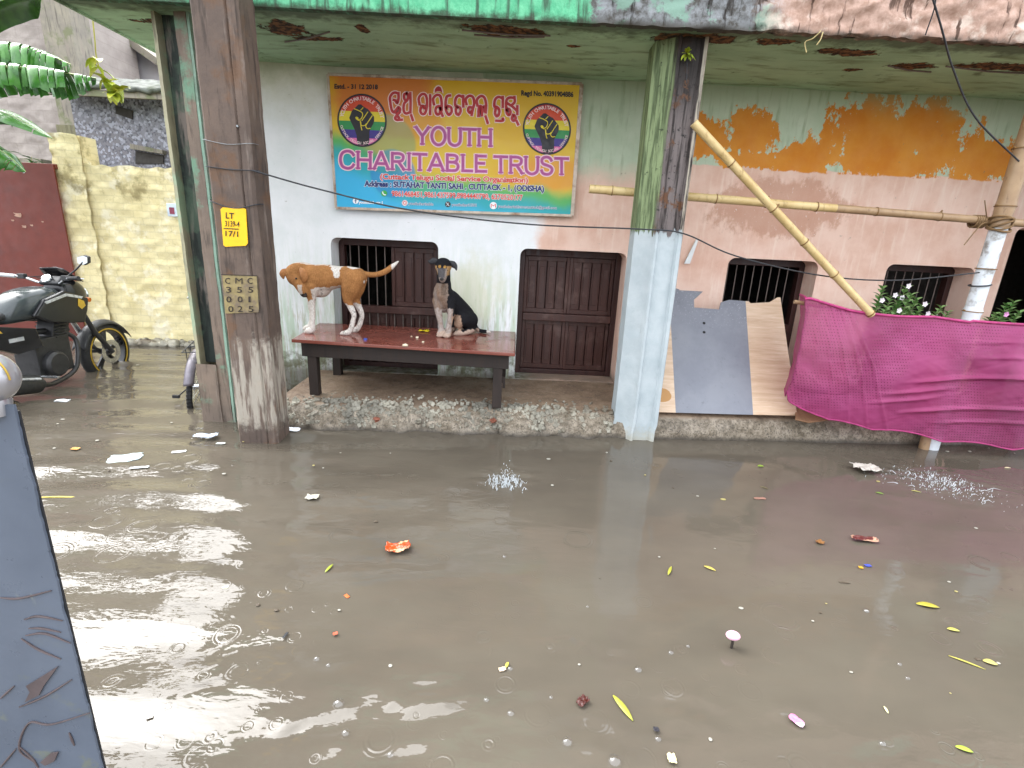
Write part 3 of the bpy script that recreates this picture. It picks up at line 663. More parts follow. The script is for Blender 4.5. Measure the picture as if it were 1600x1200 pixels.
write('Address : SUTAHAT TANTI SAHI , CUTTACK - 1, (ODISHA)', crop3(264, 727), crop3(1334, 759), 9.0, M['ink_navy'], 'address_line', bold=.045, outline=(M['ink_white'], .085), **BP)
write('9861468451,9861437599,8984440790, 6370520177', crop3(427, 786), crop3(1207, 810), 8.4, M['ink_coral'], 'phone_numbers', bold=.03, outline=(M['ink_white'], .07), **BP)
for t_, a, b in (('youthclub.ctc.1', (232, 830), (372, 834)), ('youthcharitable', (527, 838), (675, 842)), ('youthchari1501', (784, 845), (930, 848)), ('youthcharitabletrustcuttack@gmail.com', (1060, 855), (1408, 864))):
    write(t_, crop3(*a), crop3(*b), 4.4, M['ink_navy'] if 'gmail' in t_ or 'chari' in t_ else M['ink_white'], 'contact_line', bold=.004, outline=(M['ink_white'], .05), **BP)
def icon(x, y, r, mats, draw):
    px, py = crop3(x, y); pn = Pen(blay, 2); pn.disc(px, py, r); ic = pn.build('contact_icon', mats[0], ban)
    pn = Pen(blay, 4); draw(pn, px, py, r); pn.build('icon_mark', mats[1], ic)
icon(382, 770, 4.8, (M['ink_whatsapp'], M['ink_white']), lambda p, x, y, r: p.stroke([(x-2.2, y-2.4), (x-1.6, y+.4), (x+.2, y+2), (x+2.6, y+2.4)], 1.5))
icon(213, 815, 4.6, (M['ink_white'], M['ink_navy']), lambda p, x, y, r: (p.stroke([(x+1.4, y-2.6), (x, y-2), (x, y+3.2)], 1.1), p.stroke([(x-1.6, y-.2), (x+1.6, y-.2)], .9)))
icon(505, 827, 4.6, (M['ink_white'], M['ink_coral']), lambda p, x, y, r: (p.stroke([(x+2*math.cos(a), y+2*math.sin(a)) for a in np.linspace(0, 6.283, 17)], .9, False, True), p.stroke([(x-3, y-3), (x+3, y-3), (x+3, y+3), (x-3, y+3), (x-3, y-3)], .7, False)))
icon(761, 835, 4.4, (M['ink_black'], M['ink_white']), lambda p, x, y, r: (p.stroke([(x-2, y-2.4), (x+2, y+2.4)], 1.0), p.stroke([(x+2, y-2.4), (x-2, y+2.4)], .6)))
icon(1032, 843, 5.6, (M['ink_white'], M['ink_coral']), lambda p, x, y, r: p.stroke([(x-3.4, y+2.6), (x-3.4, y-2.4), (x, y+.6), (x+3.4, y-2.4), (x+3.4, y+2.6)], 1.5, False))
# round emblem with raised fist
def emblem(cx, cy, r, skew):
    """r in pixels; crop frame of the left emblem: centre (500,635), radius 405 of 10.9 px scale"""
    K = r/405.0
    def q(x, y): return (cx+(x-500)*K, cy+(y-635)*K+(x-500)*K*skew)
    pn = Pen(blay, 2); pn.poly([q(500+418*math.cos(a), 635+450*math.sin(a)) for a in np.linspace(0, 2*math.pi, 49)[:-1]]); em = pn.build('emblem', M['ink_black'], ban)
    bands = [(-450, -335, 'ink_red'), (-335, -150, 'ink_redorange'), (-150, 15, 'ink_yellow'), (15, 160, 'ink_green'), (160, 300, 'ink_indigo'), (300, 420, 'ink_pink')]
    for y0, y1, mt_ in bands:
        P = []
        ys = np.linspace(max(y0, -419), min(y1, 419), 9)
        hw = [388*math.sqrt(max(0, 1-(y/420)**2)) for y in ys]
        P = [q(500-h, 635+y) for y, h in zip(ys, hw)]+[q(500+h, 635+y) for y, h in list(zip(ys, hw))[::-1]]
        P = [p for i, p in enumerate(P) if i == 0 or (abs(p[0]-P[i-1][0])+abs(p[1]-P[i-1][1])) > 1e-4]
        Pen(blay, 3).poly(P).build('stripe', M[mt_], em)
    fist = [(415,990),(410,900),(380,800),(300,640),(285,600),(330,480),(380,430),(440,370),(480,365),(525,400),(545,415),(600,440),(660,510),(705,570),(705,640),(690,690),(640,780),(625,820),(625,990),(600,1050),(440,1050)]
    Pen(blay, 4).poly([q(*p) for p in fist]).build('fist', M['ink_black'], em)
    pn = Pen(blay, 5); wl = 14*K
    for s_ in ([(370,445),(450,475),(505,510),(510,560),(485,610),(460,620)], [(520,420),(480,465)], [(600,490),(500,640)], [(675,550),(590,680),(565,730),(590,770),(640,765)], [(480,660),(490,720),(545,720),(575,690)], [(470,640),(485,740),(500,800)]): pn.stroke([q(*p) for p in s_], wl)
    pn.build('fist_line', M['ink_yellow'], em)
    pn = Pen(blay, 5); pn.poly([q(*p) for p in [(385,590),(410,575),(440,590),(440,615),(470,640),(440,645),(400,620)]]); pn.build('thumb_gap', M['ink_yellow'], em)
    def ring(txt, a0, a1, rad, size, flip):
        mb = MB(); n = len(txt)
        for i, ch in enumerate(txt):
            if ch == ' ': continue
            a = R(a0+(a1-a0)*i/(n-1)); v, f = tmesh(ch, .02); w2 = max(x[0] for x in v)/2
            ux, uy = (-math.sin(a), -math.cos(a)) ; ux, uy = (math.sin(a), math.cos(a)) if not flip else (-math.sin(a), -math.cos(a))
            # outward radial (screen): (cos a, -sin a)
            rx, ry = math.cos(a), -math.sin(a)
            tx, ty = (math.sin(a), math.cos(a)) if not flip else (-math.sin(a), -math.cos(a))
            nx, ny = (rx, ry) if not flip else (-rx, -ry)
            mb.add([blay(*q(500+(rx*rad+tx*(x-w2)*size+nx*y*size)*.93, 635+ry*rad+ty*(x-w2)*size+ny*y*size), 5) for x, y, _ in v], f)
        return mb.build('ring_lettering', M['ink_pinkwhite'], em)
    ring('YOUTH CHARITABLE TRUST', 168, 12, 340, 88, False)
    ring('CUTTACK TELUGU SOCIAL SERVICE', 197, 343, 405, 60, True)
emblem(565.8, 188.2, 37.5, .036); emblem(854.5, 201.5, 36.5, .036)

# ---- low wooden table
TZ = .71
tb = thing('wooden_table', (-.9, 4.55, .2), 'long low wet table with red-brown top and dark wooden legs', 'table')
def tabletop_mat():
    m = Mt('wet_red_tabletop', .12, .5)
    n = m.noise(3, 5, .6, v=m.vec((.7, 2, 1))); b = m.mix(m.mr(n, .3, .7), c('#723c31'), c('#824c41'))
    b = m.mix(m.mr(m.noise(16, 5, .7), .64, .72, 0, .5), b, c('#5d3029')); m.col(b)
    m.rough(m.mr(m.noise(4, 5, .6, off=2.0), .4, .6, .06, .28)); m.bump(m.noise(5, 3, .5), .12, .006); return m.m
M['table_top'] = tabletop_mat(); M['table_wood'] = wood_mat('old_dark_table_wood', c('#231c19'), c('#352b26'), rough=.6)
A = [onZ(455, 530, TZ), onZ(805, 552, TZ), Vector((.055, 4.985, TZ)), Vector((-1.92, 4.985, TZ))]
mb = MB(); mb.prism([p-Vector((0, 0, .028)) for p in A], (0, 0, .028)); mb.build('tabletop', M['table_top'], tb, bevel=.006)
x0, x1, yf0, yf1, yb_ = -1.74, -.06, 4.2, 4.075, 4.93
def fy(x): return yf0+(yf1-yf0)*(x-x0)/(x1-x0)
mb = MB(); mb.beam((x0-.05, fy(x0-.05)+.02, .615), (x1+.06, fy(x1+.06)+.02, .615), .03, .128); mb.build('apron', M['table_wood'], tb, bevel=.003)
mb = MB(); mb.beam((x0, yb_, .61), (x1, yb_, .61), .03, .12); mb.build('apron', M['table_wood'], tb)
for x in (x0-.02, x1+.02):
    mb = MB(); mb.beam((x, fy(x)+.05, .612), (x, yb_-.02, .612), .028, .12); mb.build('apron', M['table_wood'], tb)
for x, y in ((x0+.03, fy(x0)+.055), (x1-.03, fy(x1)+.055), (x0+.02, yb_-.05), (x1-.02, yb_-.05)):
    mb = MB(); mb.box(x-.04, x+.04, y-.038, y+.038, .195, .68); mb.build('leg', M['table_wood'], tb, bevel=.004)
mb = MB(); mb.beam((x1+.025, fy(x1)+.05, .42), (x1+.025, yb_-.04, .42), .022, .10); mb.build('stretcher', M['table_wood'], tb)
# things lying on the table
M['yellow_plastic'] = simple('yellow_plastic', c('#d8c312'), .4); M['crumb'] = simple('pale_crumb', c('#d8cfb4'), .7); M['blue_plastic'] = simple('blue_plastic', c('#2f4fa8'), .35)
p = onZ(663, 518, TZ); mb = MB(); mb.grid(lambda u, v: (p.x-.05+u*.10, p.y-.035+v*.07, TZ+.006+.010*abs(math.sin(4*u+2*v))), 6, 5); o = mb.build('plastic_packet', M['yellow_plastic'], smooth=40, loc=p)
so = o.modifiers.new('s', 'SOLIDIFY'); so.thickness = .003; tag(o, 'flat yellow plastic packet on the table near the seated dog', 'packet')
for q, (x, y, lb) in enumerate(((652, 528, 'larger pale crumb on the table below the yellow packet'), (661, 535, 'pale crumb nearest the table front, below the yellow packet'), (643, 526, 'tiny pale crumb farthest left of the yellow packet'), (633, 541, 'torn white paper scrap on the front edge of the table'))):
    p = onZ(x, y, TZ); mb = MB(); s_ = (.016, .012, .009, .024)[q]; mb.ball(p+Vector((0, 0, s_*.4)), (s_, s_*.8, s_*.5), 9, 6)
    mb.v = [(v[0]+random.uniform(-.2, .2)*s_, v[1]+random.uniform(-.2, .2)*s_, max(TZ+.001, v[2]+random.uniform(-.15, .15)*s_)) for v in mb.v]
    o = mb.build('paper_scrap' if q == 3 else 'food_crumb', M['crumb'], smooth=50, loc=p); tag(o, lb, 'scrap')
p = onZ(571, 531, TZ); mb = MB(); mb.lathe(p, [(.0, .014), (.013, .014), (.016, .011), (.016, 0)], n=16); o = mb.build('bottle_cap', M['blue_plastic'], smooth=40, loc=p); tag(o, 'small blue bottle cap on the table by the brown dog', 'cap')

# ---- dogs
def coat_mat(name, rough=.9):
    m = Mt(name, rough, .12); a = m.node('ShaderNodeAttribute', attribute_name='coat').outputs['Color']
    f = m.noise(120, 3, .6, v=m.vec((1, 1, .45))); m.col(m.mix(m.mr(f, .3, .7, 0, .7), a, m.mix(1.0, a, (.55, .5, .45), 'MULTIPLY')))
    m.bump(f, .6, .006); m.bump(m.noise(22, 4, .6), .25, .008); return m.m
M['coat'] = coat_mat('short_dog_coat'); M['eye'] = simple('dark_eye', (.012, .009, .007), .08, var=0); M['nose'] = simple('dark_nose', (.02, .017, .016), .35, var=0)
def blend(base, patches, p):
    colr = Vector(base)
    for (ctr, rad, cl, soft, amp) in patches:
        d = 1-math.sqrt(sum(((p[i]-ctr[i])/rad[i])**2 for i in range(3)))+amp*vnoise(p[0]*34, p[2]*34+p[1]*21, 3)
        t = min(1, max(0, d/soft+.5)); colr = colr.lerp(Vector(cl), t)
    return colr
d1 = thing('standing_dog', (-1.62, 4.5, TZ), 'tan and white dog standing on the table with its head bowed', 'dog')
def k1(cx, cy, Y): return onY(430+cx/7.62, 390+cy/7.62, Y)
YN, YF, YC = 4.43, 4.57, 4.50
mb = MB()
def D1(pts, rads, n=12, sub=3): limb(mb, pts, rads, n, sub)
s1 = 1/7.62*.0061                                # crop pixel in metres at the dog
D1([k1(420, 330, YC), k1(470, 360, YC), k1(600, 335, YC), k1(760, 325, YC), k1(880, 330, YC), k1(980, 330, YC)], [122*s1, 168*s1, 150*s1, 114*s1, 120*s1, 106*s1], 16)
for q in (470, 540): mb.ball(k1(q, 375, YC), (.11, .095, .146))
D1([k1(430, 310, YC), k1(365, 275, YC), k1(290, 258, YC-.01), k1(232, 275, YC-.03)], [122*s1, 112*s1, 100*s1, 96*s1], 14)
hd = k1(232, 290, YC-.04); mb.ball(hd, (.079, .082, .082))
mz = k1(345, 525, YC-.10)
D1([hd+Vector((.008, -.02, -.03)), k1(268, 370, YC-.09), k1(308, 450, YC-.11), mz], [86*s1, 72*s1, 56*s1, 42*s1], 12)
for Y, dx, dy in ((YN, 0, 0), (YF, -18, -30)):
    D1([k1(450+dx*.3, 430, Y), k1(438+dx*.5, 540, Y), k1(438+dx, 640+dy*.4, Y), k1(452+dx, 780+dy*.6, Y), k1(448+dx, 880+dy, Y)], [82*s1, 54*s1, 36*s1, 28*s1, 25*s1])
    f0 = k1(446+dx, 900+dy, Y); f0.z = TZ+.055
    D1([f0+Vector((0, 0, .02)), Vector((f0.x-.006, Y, TZ+.036)), Vector((f0.x-.036, Y-.006, TZ+.024)), Vector((f0.x-.056, Y-.006, TZ+.016))], [30*s1, 34*s1, 38*s1, 27*s1])
    for t in (-.016, 0, .016): mb.ball((f0.x-.062, Y-.006+t, TZ+.013), (.016, .0095, .0125), 8, 6)
for Y, dx in ((YN, 0), (YF, 95)):
    D1([k1(945+dx*.3, 340, Y), k1(905+dx*.5, 450, Y), k1(870+dx*.75, 570, Y), k1(885+dx, 650, Y), k1(938+dx, 775, Y), k1(926+dx, 850, Y)], [118*s1, 108*s1, 66*s1, 40*s1, 29*s1, 25*s1])
    f0 = k1(905+dx, 930, Y); f0.z = TZ+.05
    D1([k1(926+dx, 850, Y), f0+Vector((0, 0, .012)), Vector((f0.x-.03, Y, TZ+.025)), Vector((f0.x-.075, Y-.006, TZ+.017))], [29*s1, 29*s1, 34*s1, 27*s1])
    for t in (-.016, 0, .016): mb.ball((f0.x-.085, Y-.006+t, TZ+.013), (.017, .0095, .0125), 8, 6)
D1([k1(985, 290, YC), k1(1070, 292, YC), k1(1180, 300, YC), k1(1290, 272, YC), k1(1385, 208, YC), k1(1468, 138, YC)], [56*s1, 32*s1, 29*s1, 32*s1, 30*s1, 10*s1], 12, 4)
tan, wht, gry = (.40, .19, .07), (.74, .71, .66), (.20, .17, .15)
z_wh = k1(430, 575, YC).z
def coat1(p):
    x = (p.x-k1(430, 350, YC).x)/s1+430; z = 0
    cy = 350-(p.z-k1(430, 350, YC).z)/s1
    t = Vector(tan)*(1.0+.12*vnoise(p.x*22, p.z*22, 2)); nz = vnoise(p.x*30, p.z*30+p.y*10, 6)*26
    wh = 0
    if cy > (575 if x < 700 else 600+(x-860)*.25)+nz: wh = 1                       # white stockings
    if 640 < x < 1000 and cy < 222+nz*.8 and x > 655: wh = max(wh, 1 if cy < 205+nz*.7 else 0)
    if abs(x-735-(cy-230)*.25) < 52-(cy-190)*.22+nz*.7 and cy < 318: wh = 1                      # white flash on the loin
    if 100 < x < 640 and cy < 196+nz*.25 and p.y > YC-.04: wh = max(wh, .75)
    if x > 1320+nz and cy < 290: wh = 1                                            # tail tip
    if 480 < x < 790 and cy > 438+(x-480)*-.12+nz*.6: wh = .85                      # belly
    if x > 1040 and 330 < cy < 520 and x < 1120: wh = 1
    if 352 < x < 395 and 400 < cy < 520 and p.y < YC-.08: wh = .7
    o_ = t.lerp(Vector(wht), wh)
    if wh > .5 and cy > 440 and x > 480: o_ = o_.lerp(Vector(gry), max(0, min(.75, vnoise(p.x*75, p.z*60, 9)*1.5-.25)))
    if x < 330 and 300 < cy < 520 and p.y < YC-.03: o_ = o_.lerp(Vector((.30, .13, .05)), .45)
    if (p-mz).length < .035: o_ = Vector((.05, .04, .035))
    return o_
b1 = fleshed(mb, .0068, 7, d1, 'body', M['coat'], coat1)
def flap(mb, pts, wid, thick=.006, side=(0, 1, 0)):
    P = smoothpath(pts, 4); n = len(P)
    rad = [float(np.interp(i/(n-1), np.linspace(0, 1, len(wid)), wid)) for i in range(n)]
    mb.tube(P, rad, 10, flat=thick/max(rad), up=side)
def ear(parent, pts, wid, colr, side=(0, 1, 0)):
    e = MB(); flap(e, pts, wid, .011, side); o = e.build('ear', colr, parent, smooth=80); return o
M['tan_ear'] = simple('tan_ear_fur', (.36, .15, .045), .8, var=.2, scale=60); M['black_ear'] = simple('black_ear_fur', (.022, .021, .024), .7, var=.25, scale=60)
ear(b1, [k1(150, 235, YC-.06), k1(112, 262, YC-.08), k1(88, 300, YC-.085), k1(100, 350, YC-.08)], [.012, .032, .03, .007], M['tan_ear'], (0, -1, .2))
ear(b1, [k1(295, 225, YC-.11), k1(330, 275, YC-.135), k1(345, 335, YC-.14), k1(335, 395, YC-.135)], [.014, .036, .034, .008], M['tan_ear'], (0, 1, 0))
mb = MB(); mb.ball(k1(165, 305, YC-.105), .0095, 12, 8); mb.build('eye', M['eye'], b1, smooth=80)
mb = MB(); mb.ball(k1(250, 345, YC-.146), .0085, 12, 8); mb.build('eye', M['eye'], b1, smooth=80)
mb = MB(); mb.ball(mz+Vector((.008, -.014, -.012)), (.017, .015, .013), 12, 8); mb.build('nose', M['nose'], b1, smooth=80)

d2 = thing('seated_dog', (-.5, 4.65, TZ), 'black and tan dog sitting on the table facing the camera', 'dog')
def k2(cx, cy, Y): return onY(650+cx/8, 390+cy/8, Y)
s2 = .0061*1.02/8; mb = MB()
def D2(pts, rads, n=12, sub=3): limb(mb, pts, rads, n, sub)
D2([k2(350, 440, 4.66), k2(335, 560, 4.64), k2(420, 640, 4.70), k2(520, 740, 4.77), k2(620, 850, 4.82), k2(650, 930, 4.83)], [88*s2, 118*s2, 132*s2, 132*s2, 128*s2, 100*s2], 16)
D2([k2(345, 520, 4.63), k2(335, 640, 4.63), k2(350, 740, 4.66)], [98*s2, 82*s2, 50*s2], 14)
D2([k2(350, 490, 4.66), k2(348, 380, 4.64), k2(345, 260, 4.62)], [92*s2, 80*s2, 80*s2], 14)
h2 = k2(342, 205, 4.60); mb.ball(h2, (.076, .082, .072)); mb.ball(k2(342, 165, 4.61), (.066, .07, .045))
m2 = k2(330, 375, 4.49)
D2([h2+Vector((0, -.02, -.02)), k2(338, 290, 4.54), k2(333, 345, 4.505), m2], [74*s2, 60*s2, 48*s2, 38*s2])
for dx, pts in ((-1, [(268, 640, 4.62), (280, 760, 4.6), (300, 880, 4.59), (318, 985, 4.585)]), (1, [(425, 640, 4.62), (440, 760, 4.60), (428, 880, 4.58), (405, 990, 4.565)])):
    P = [k2(*q) for q in pts]; f0 = P[-1].copy()
    D2(P, [64*s2, 46*s2, 34*s2, 31*s2])
    D2([P[-1], Vector((f0.x, f0.y-.004, TZ+.045)), Vector((f0.x-.006, f0.y-.03, TZ+.024)), Vector((f0.x-.01, f0.y-.052, TZ+.017))], [37*s2, 40*s2, 46*s2, 32*s2])
    for t in (-.021, -.007, .007, .021): mb.ball((f0.x-.01+t, f0.y-.062, TZ+.014), (.0095, .016, .013), 8, 6)
D2([k2(665, 880, 4.76), k2(590, 870, 4.70), k2(535, 930, 4.68)], [112*s2, 98*s2, 60*s2], 14)
hf = k2(640, 1030, 4.70); hf.z = TZ+.03
D2([Vector((hf.x+.04, 4.76, TZ+.05)), Vector((hf.x, 4.70, TZ+.028)), Vector((hf.x-.06, 4.665, TZ+.025)), Vector((hf.x-.10, 4.65, TZ+.017))], [50*s2, 36*s2, 40*s2, 30*s2])
for t in (-.014, 0, .014): mb.ball((hf.x-.112, 4.65+t, TZ+.013), (.016, .009, .012), 8, 6)
D2([k2(560, 900, 4.9), k2(480, 930, 4.88), k2(455, 1000, 4.86)], [80*s2, 60*s2, 40*s2], 12)
tl = [k2(715, 930, 4.86), k2(755, 985, 4.86), k2(800, 1020, 4.84), k2(860, 1040, 4.82), k2(925, 1050, 4.80)]
for q in tl[2:]: q.z = max(q.z, TZ+.02)
D2(tl, [46*s2, 30*s2, 25*s2, 25*s2, 14*s2], 10, 4)
tan2, blk, gr2 = (.24, .145, .09), (.016, .016, .019), (.27, .23, .205)
def coat2(p):
    q0 = k2(350, 560, 4.64); x = 350+(p.x-q0.x)/s2; cy = 560-(p.z-q0.z)/s2
    nz = vnoise(p.x*40, p.z*40, 4)*22; o_ = Vector(blk)
    front = (p.y < 4.66) or (x < 300)
    if front and 430 < cy < 800 and x < 405+nz-(cy-560)*.05 and x > 150: o_ = Vector(tan2).lerp(Vector(gr2), .5+.5*vnoise(p.x*45, p.z*16, 8))
    if front and 430 < cy < 560 and 330 < x < 385+nz: o_ = o_.lerp(Vector((.10, .07, .05)), .55)
    if cy > 720+nz and x < 470 and p.y < 4.7: o_ = Vector((.42, .36, .33)).lerp(Vector((.24, .17, .13)), max(0, vnoise(p.x*50, p.z*40, 2)))
    if cy > 985+nz and x < 760: o_ = Vector((.50, .38, .31))
    if 800 < cy < 985 and 455 < x < 560+nz and p.y < 4.75: o_ = Vector((.42, .29, .21))
    if x > 860: o_ = Vector((.7, .66, .6))
    if p.y < 4.575 and 250 < cy < 420:                                             # muzzle
        o_ = Vector((.30, .25, .22)); 
        if 300 < x < 385 and cy < 350: o_ = Vector((.10, .095, .10))
    for ex in (318, 378):
        if p.y < 4.58 and (x-ex)**2+(cy-232)**2 < 17**2: o_ = Vector((.42, .24, .07))
    if p.y < 4.6 and 225 < cy < 330 and (x < 282 or x > 402): o_ = Vector((.45, .28, .13))
    return o_
b2 = fleshed(mb, .0068, 6, d2, 'body', M['coat'], coat2)
ear(b2, [k2(270, 150, 4.60), k2(225, 142, 4.60), k2(185, 150, 4.59), k2(150, 138, 4.58)], [.02, .03, .024, .006], M['black_ear'], (0, 1, 0))
ear(b2, [k2(415, 165, 4.60), k2(465, 185, 4.60), k2(495, 215, 4.585), k2(507, 260, 4.57)], [.022, .03, .022, .006], M['black_ear'], (0, 1, 0))
for ex in (298, 388):
    q = k2(ex, 262, 4.535); mb = MB(); mb.ball(q, .0085, 12, 8); mb.build('eye', M['eye'], b2, smooth=80)
mb = MB(); mb.ball(m2+Vector((-.002, -.026, .006)), (.019, .014, .014), 12, 8); mb.build('nose', M['nose'], b2, smooth=80)

# ---- two concrete line poles
def pole_mat(name, a, b, moss, mossk=.5, white=None):
    m = Mt(name, .75, .4); X, Y, Z = m.xyz
    n1 = m.noise(3, 6, .65); n2 = m.noise(20, 6, .7, off=2); dr = m.noise(10, 5, .65, v=m.vec((2, 2, .22)))
    q = m.mix(m.mr(n1, .3, .7), a, b); q = m.mix(m.mr(dr, .5, .66, 0, .8), q, tuple(x*.45 for x in a)); q = m.mix(m.mr(m.noise(7, 5, .6, v=m.vec((2, 2, .3), loc=(3, 3, 1))), .54, .68, 0, .6), q, c('#8b7f76'))
    q = m.mix(m.ma('MULTIPLY', m.mr(m.noise(4, 5, .6, off=7), .52, .64), mossk), q, moss)
    if white:
        zc, zh = white; mk = m.ma('MULTIPLY', m.mr(m.ma('ABSOLUTE', m.ma('SUBTRACT', m.ma('ADD', Z, m.ma('MULTIPLY', m.ma('SUBTRACT', n2, .5), .3)), zc)), zh*.75, zh*1.15, 1, 0), m.mr(dr, .40, .56))
        q = m.mix(m.ma('MULTIPLY', mk, .62), q, c('#bdb6a8'))
    q = m.mix(m.mr(m.ma('ADD', Z, m.ma('MULTIPLY', n2, .2)), .15, .42, .75, 0), q, c('#4d3f33'))
    m.col(q); m.bump(n2, .5, .008); m.bump(m.noise(60, 3, .6), .3, .003); return m.m
M['pole_a'] = pole_mat('brown_pole_concrete', c('#544841'), c('#6a5a4f'), c('#6b4d35'), .6, (.86, .34))
M['pole_b'] = pole_mat('mossy_pole_concrete', c('#6e6258'), c('#857567'), c('#6f9a80'), .8)
M['pole_web'] = pole_mat('dark_mossy_web', c('#1f2623'), c('#303a34'), c('#465848'), .7)
M['pole_edge'] = pole_mat('pale_green_edge', c('#938f78'), c('#a8a487'), c('#8fae90'), .6)
px0, px1, py0 = -2.07, -1.765, 3.59
pole = thing('electric_pole', (-1.92, 3.7, -.4), 'front brown concrete pole carrying a yellow number plate', 'pole')
sec = [(px0, py0+.02), (px0+.02, py0), (px1-.085, py0), (px1-.075, py0+.012), (px1-.065, py0), (px1-.02, py0), (px1, py0+.02), (px1, py0+.22), (px0, py0+.22)]
def shaft(sec, z0, z1, nz, jit, seed):
    mb = MB(); n = len(sec); vs = []; fs = []
    for k in range(nz+1):
        z = z0+(z1-z0)*k/nz
        for i, (x, y) in enumerate(sec): vs.append((x+vnoise(z*5+i, i*2.3, seed)*jit+vnoise(z*24, i*3.1, seed+2)*jit*.6, y+vnoise(z*4+i*2, i, seed+1)*jit, z))
    for k in range(nz):
        for i in range(n): fs.append((k*n+i, k*n+(i+1) % n, (k+1)*n+(i+1) % n, (k+1)*n+i))
    mb.add(vs, fs); return mb
shaft(sec, -.45, 5.2, 150, .004, 3).build('shaft', M['pole_a'], pole, smooth=35)
M['plate_yellow'] = simple('yellow_plate_paint', c('#f2bd0a'), .5, var=.05, dirt=c('#d9a516')); M['stencil'] = simple('stencil_black', c('#2b221c'), .7)
YP = py0-.008
def play(px, py, k=0): p = onY(px, py, YP); p.y = YP-.0012-.0011*k; return p
mb = MB(); pts = [onY(x, y, YP) for x, y in ((344.5, 327), (348, 324), (380, 325), (384, 327), (387, 380), (384, 384), (352, 385.5), (349, 383))]
mb.prism(pts, (0, .006, 0)); pp = mb.build('number_plate', M['plate_yellow'], pole)
PP = dict(parent=pp, place=play)
write('LT', (353, 341), (366, 342), 9.5, M['stencil'], 'plate_lettering', bold=.02, **PP)
write('3139-4', (352, 353.5), (374.5, 354.5), 9, M['stencil'], 'plate_lettering', bold=.012, **PP)
write('17/1', (352.5, 369), (372.5, 370), 9, M['stencil'], 'plate_lettering', bold=.012, **PP)
pn = Pen(play, 2); pn.stroke([(350, 357), (373, 358)], 1.5, False); pn.build('plate_rule', M['stencil'], pp)
M['stencil_ground'] = simple('worn_stencil_ground', c('#8d7e55'), .7, var=.25, scale=18, dirt=c('#6d5f50'))
mb = MB(); mb.prism([onY(x, y, py0-.006) for x, y in ((347, 429), (402, 431), (405, 470), (404, 488), (352, 490))], (0, .004, 0)); sp = mb.build('stencil_panel', M['stencil_ground'], pole)
for t_, ys, xs in (('CMC', 443, (352, 369.5, 387)), ('355', 457, (353.5, 370.5, 388)), ('001', 472, (354, 371.5, 388.5)), ('025', 487, (357, 371.5, 388.5))):
    for ch, x in zip(t_, xs): write(ch, (x-(1.5 if ch == 'M' else 0), ys), (x+(9.8 if ch == 'M' else 8 if ch != '1' else 3.4), ys+.4), 9.5, M['stencil'], 'stencil_lettering', sp, play, bold=0.0 if ch == 'M' else .008)
pn = Pen(play, 2)
for s_ in ([(346, 429), (402, 431)], [(402, 431), (406, 489)]): pn.stroke(s_, 1.2, False)
pn.build('stencil_border', M['stencil'], sp)
# wire lashed round the pole
def loopwire(z, sag, name, parent, mat, r=.0035):
    P = [(px0-.004, py0+.1, z+.02), (px0-.002, py0-.004, z+.012), ((px0+px1)/2, py0-.006, z-sag), (px1+.002, py0-.005, z), (px1+.004, py0+.1, z+.01)]
    MB().tube(smoothpath(P, 4), r, 6).build(name, mat, parent, smooth=60)
M['wire'] = simple('black_cable', c('#26282c'), .5); M['galv'] = simple('galvanised_wire', c('#8b8f90'), .4, .6)
loopwire(1.965, .0, 'wire_lashing', pole, M['wire']); loopwire(1.75, .03, 'wire_lashing', pole, M['wire']); loopwire(2.13, .012, 'wire_lashing', pole, M['galv'], .002)
MB().tube([(px1-.07, py0-.01, 2.23), (px1-.07, py0+.03, 2.23)], .007, 8).build('bolt', M['galv'], pole)
rp = thing('electric_pole', (-2.43, 4.1, -.4), 'rear mossy H-section concrete pole with a dark green recess', 'pole')
a0, a1, b0, b1_ = -2.575, -2.33, 4.0, 4.28
shaft([(a1-.085, b0), (a1, b0), (a1, b0+.26), (a1-.085, b0+.26)], -.45, 5.2, 140, .004, 8).build('flange', M['pole_b'], rp, smooth=35)
shaft([(a0, b0+.005), (a0+.028, b0), (a0+.028, b0+.26), (a0, b0+.26)], -.45, 5.2, 140, .003, 12).build('flange', M['pole_edge'], rp, smooth=35)
shaft([(a0+.03, b0+.075), (a1-.088, b0+.075), (a1-.088, b0+.20), (a0+.03, b0+.20)], .5, 5.2, 120, .004, 15).build('web', M['pole_web'], rp, smooth=35)
shaft([(a0-.004, b0-.012), (a1-.084, b0-.012), (a1-.084, b0+.262), (a0-.004, b0+.262)], -.45, .5, 40, .004, 16).build('solid_foot', M['pole_b'], rp, smooth=35)
shaft([(a1+.001, b0+.002), (a1+.02, b0+.002), (a1+.02, b0+.03), (a1+.001, b0+.03)], -.4, 5.2, 90, .003, 19).build('pale_rib', pole_mat('mint_rib', c('#7f9f8d'), c('#93b09d'), c('#6e7d6c'), .6), rp, smooth=35)

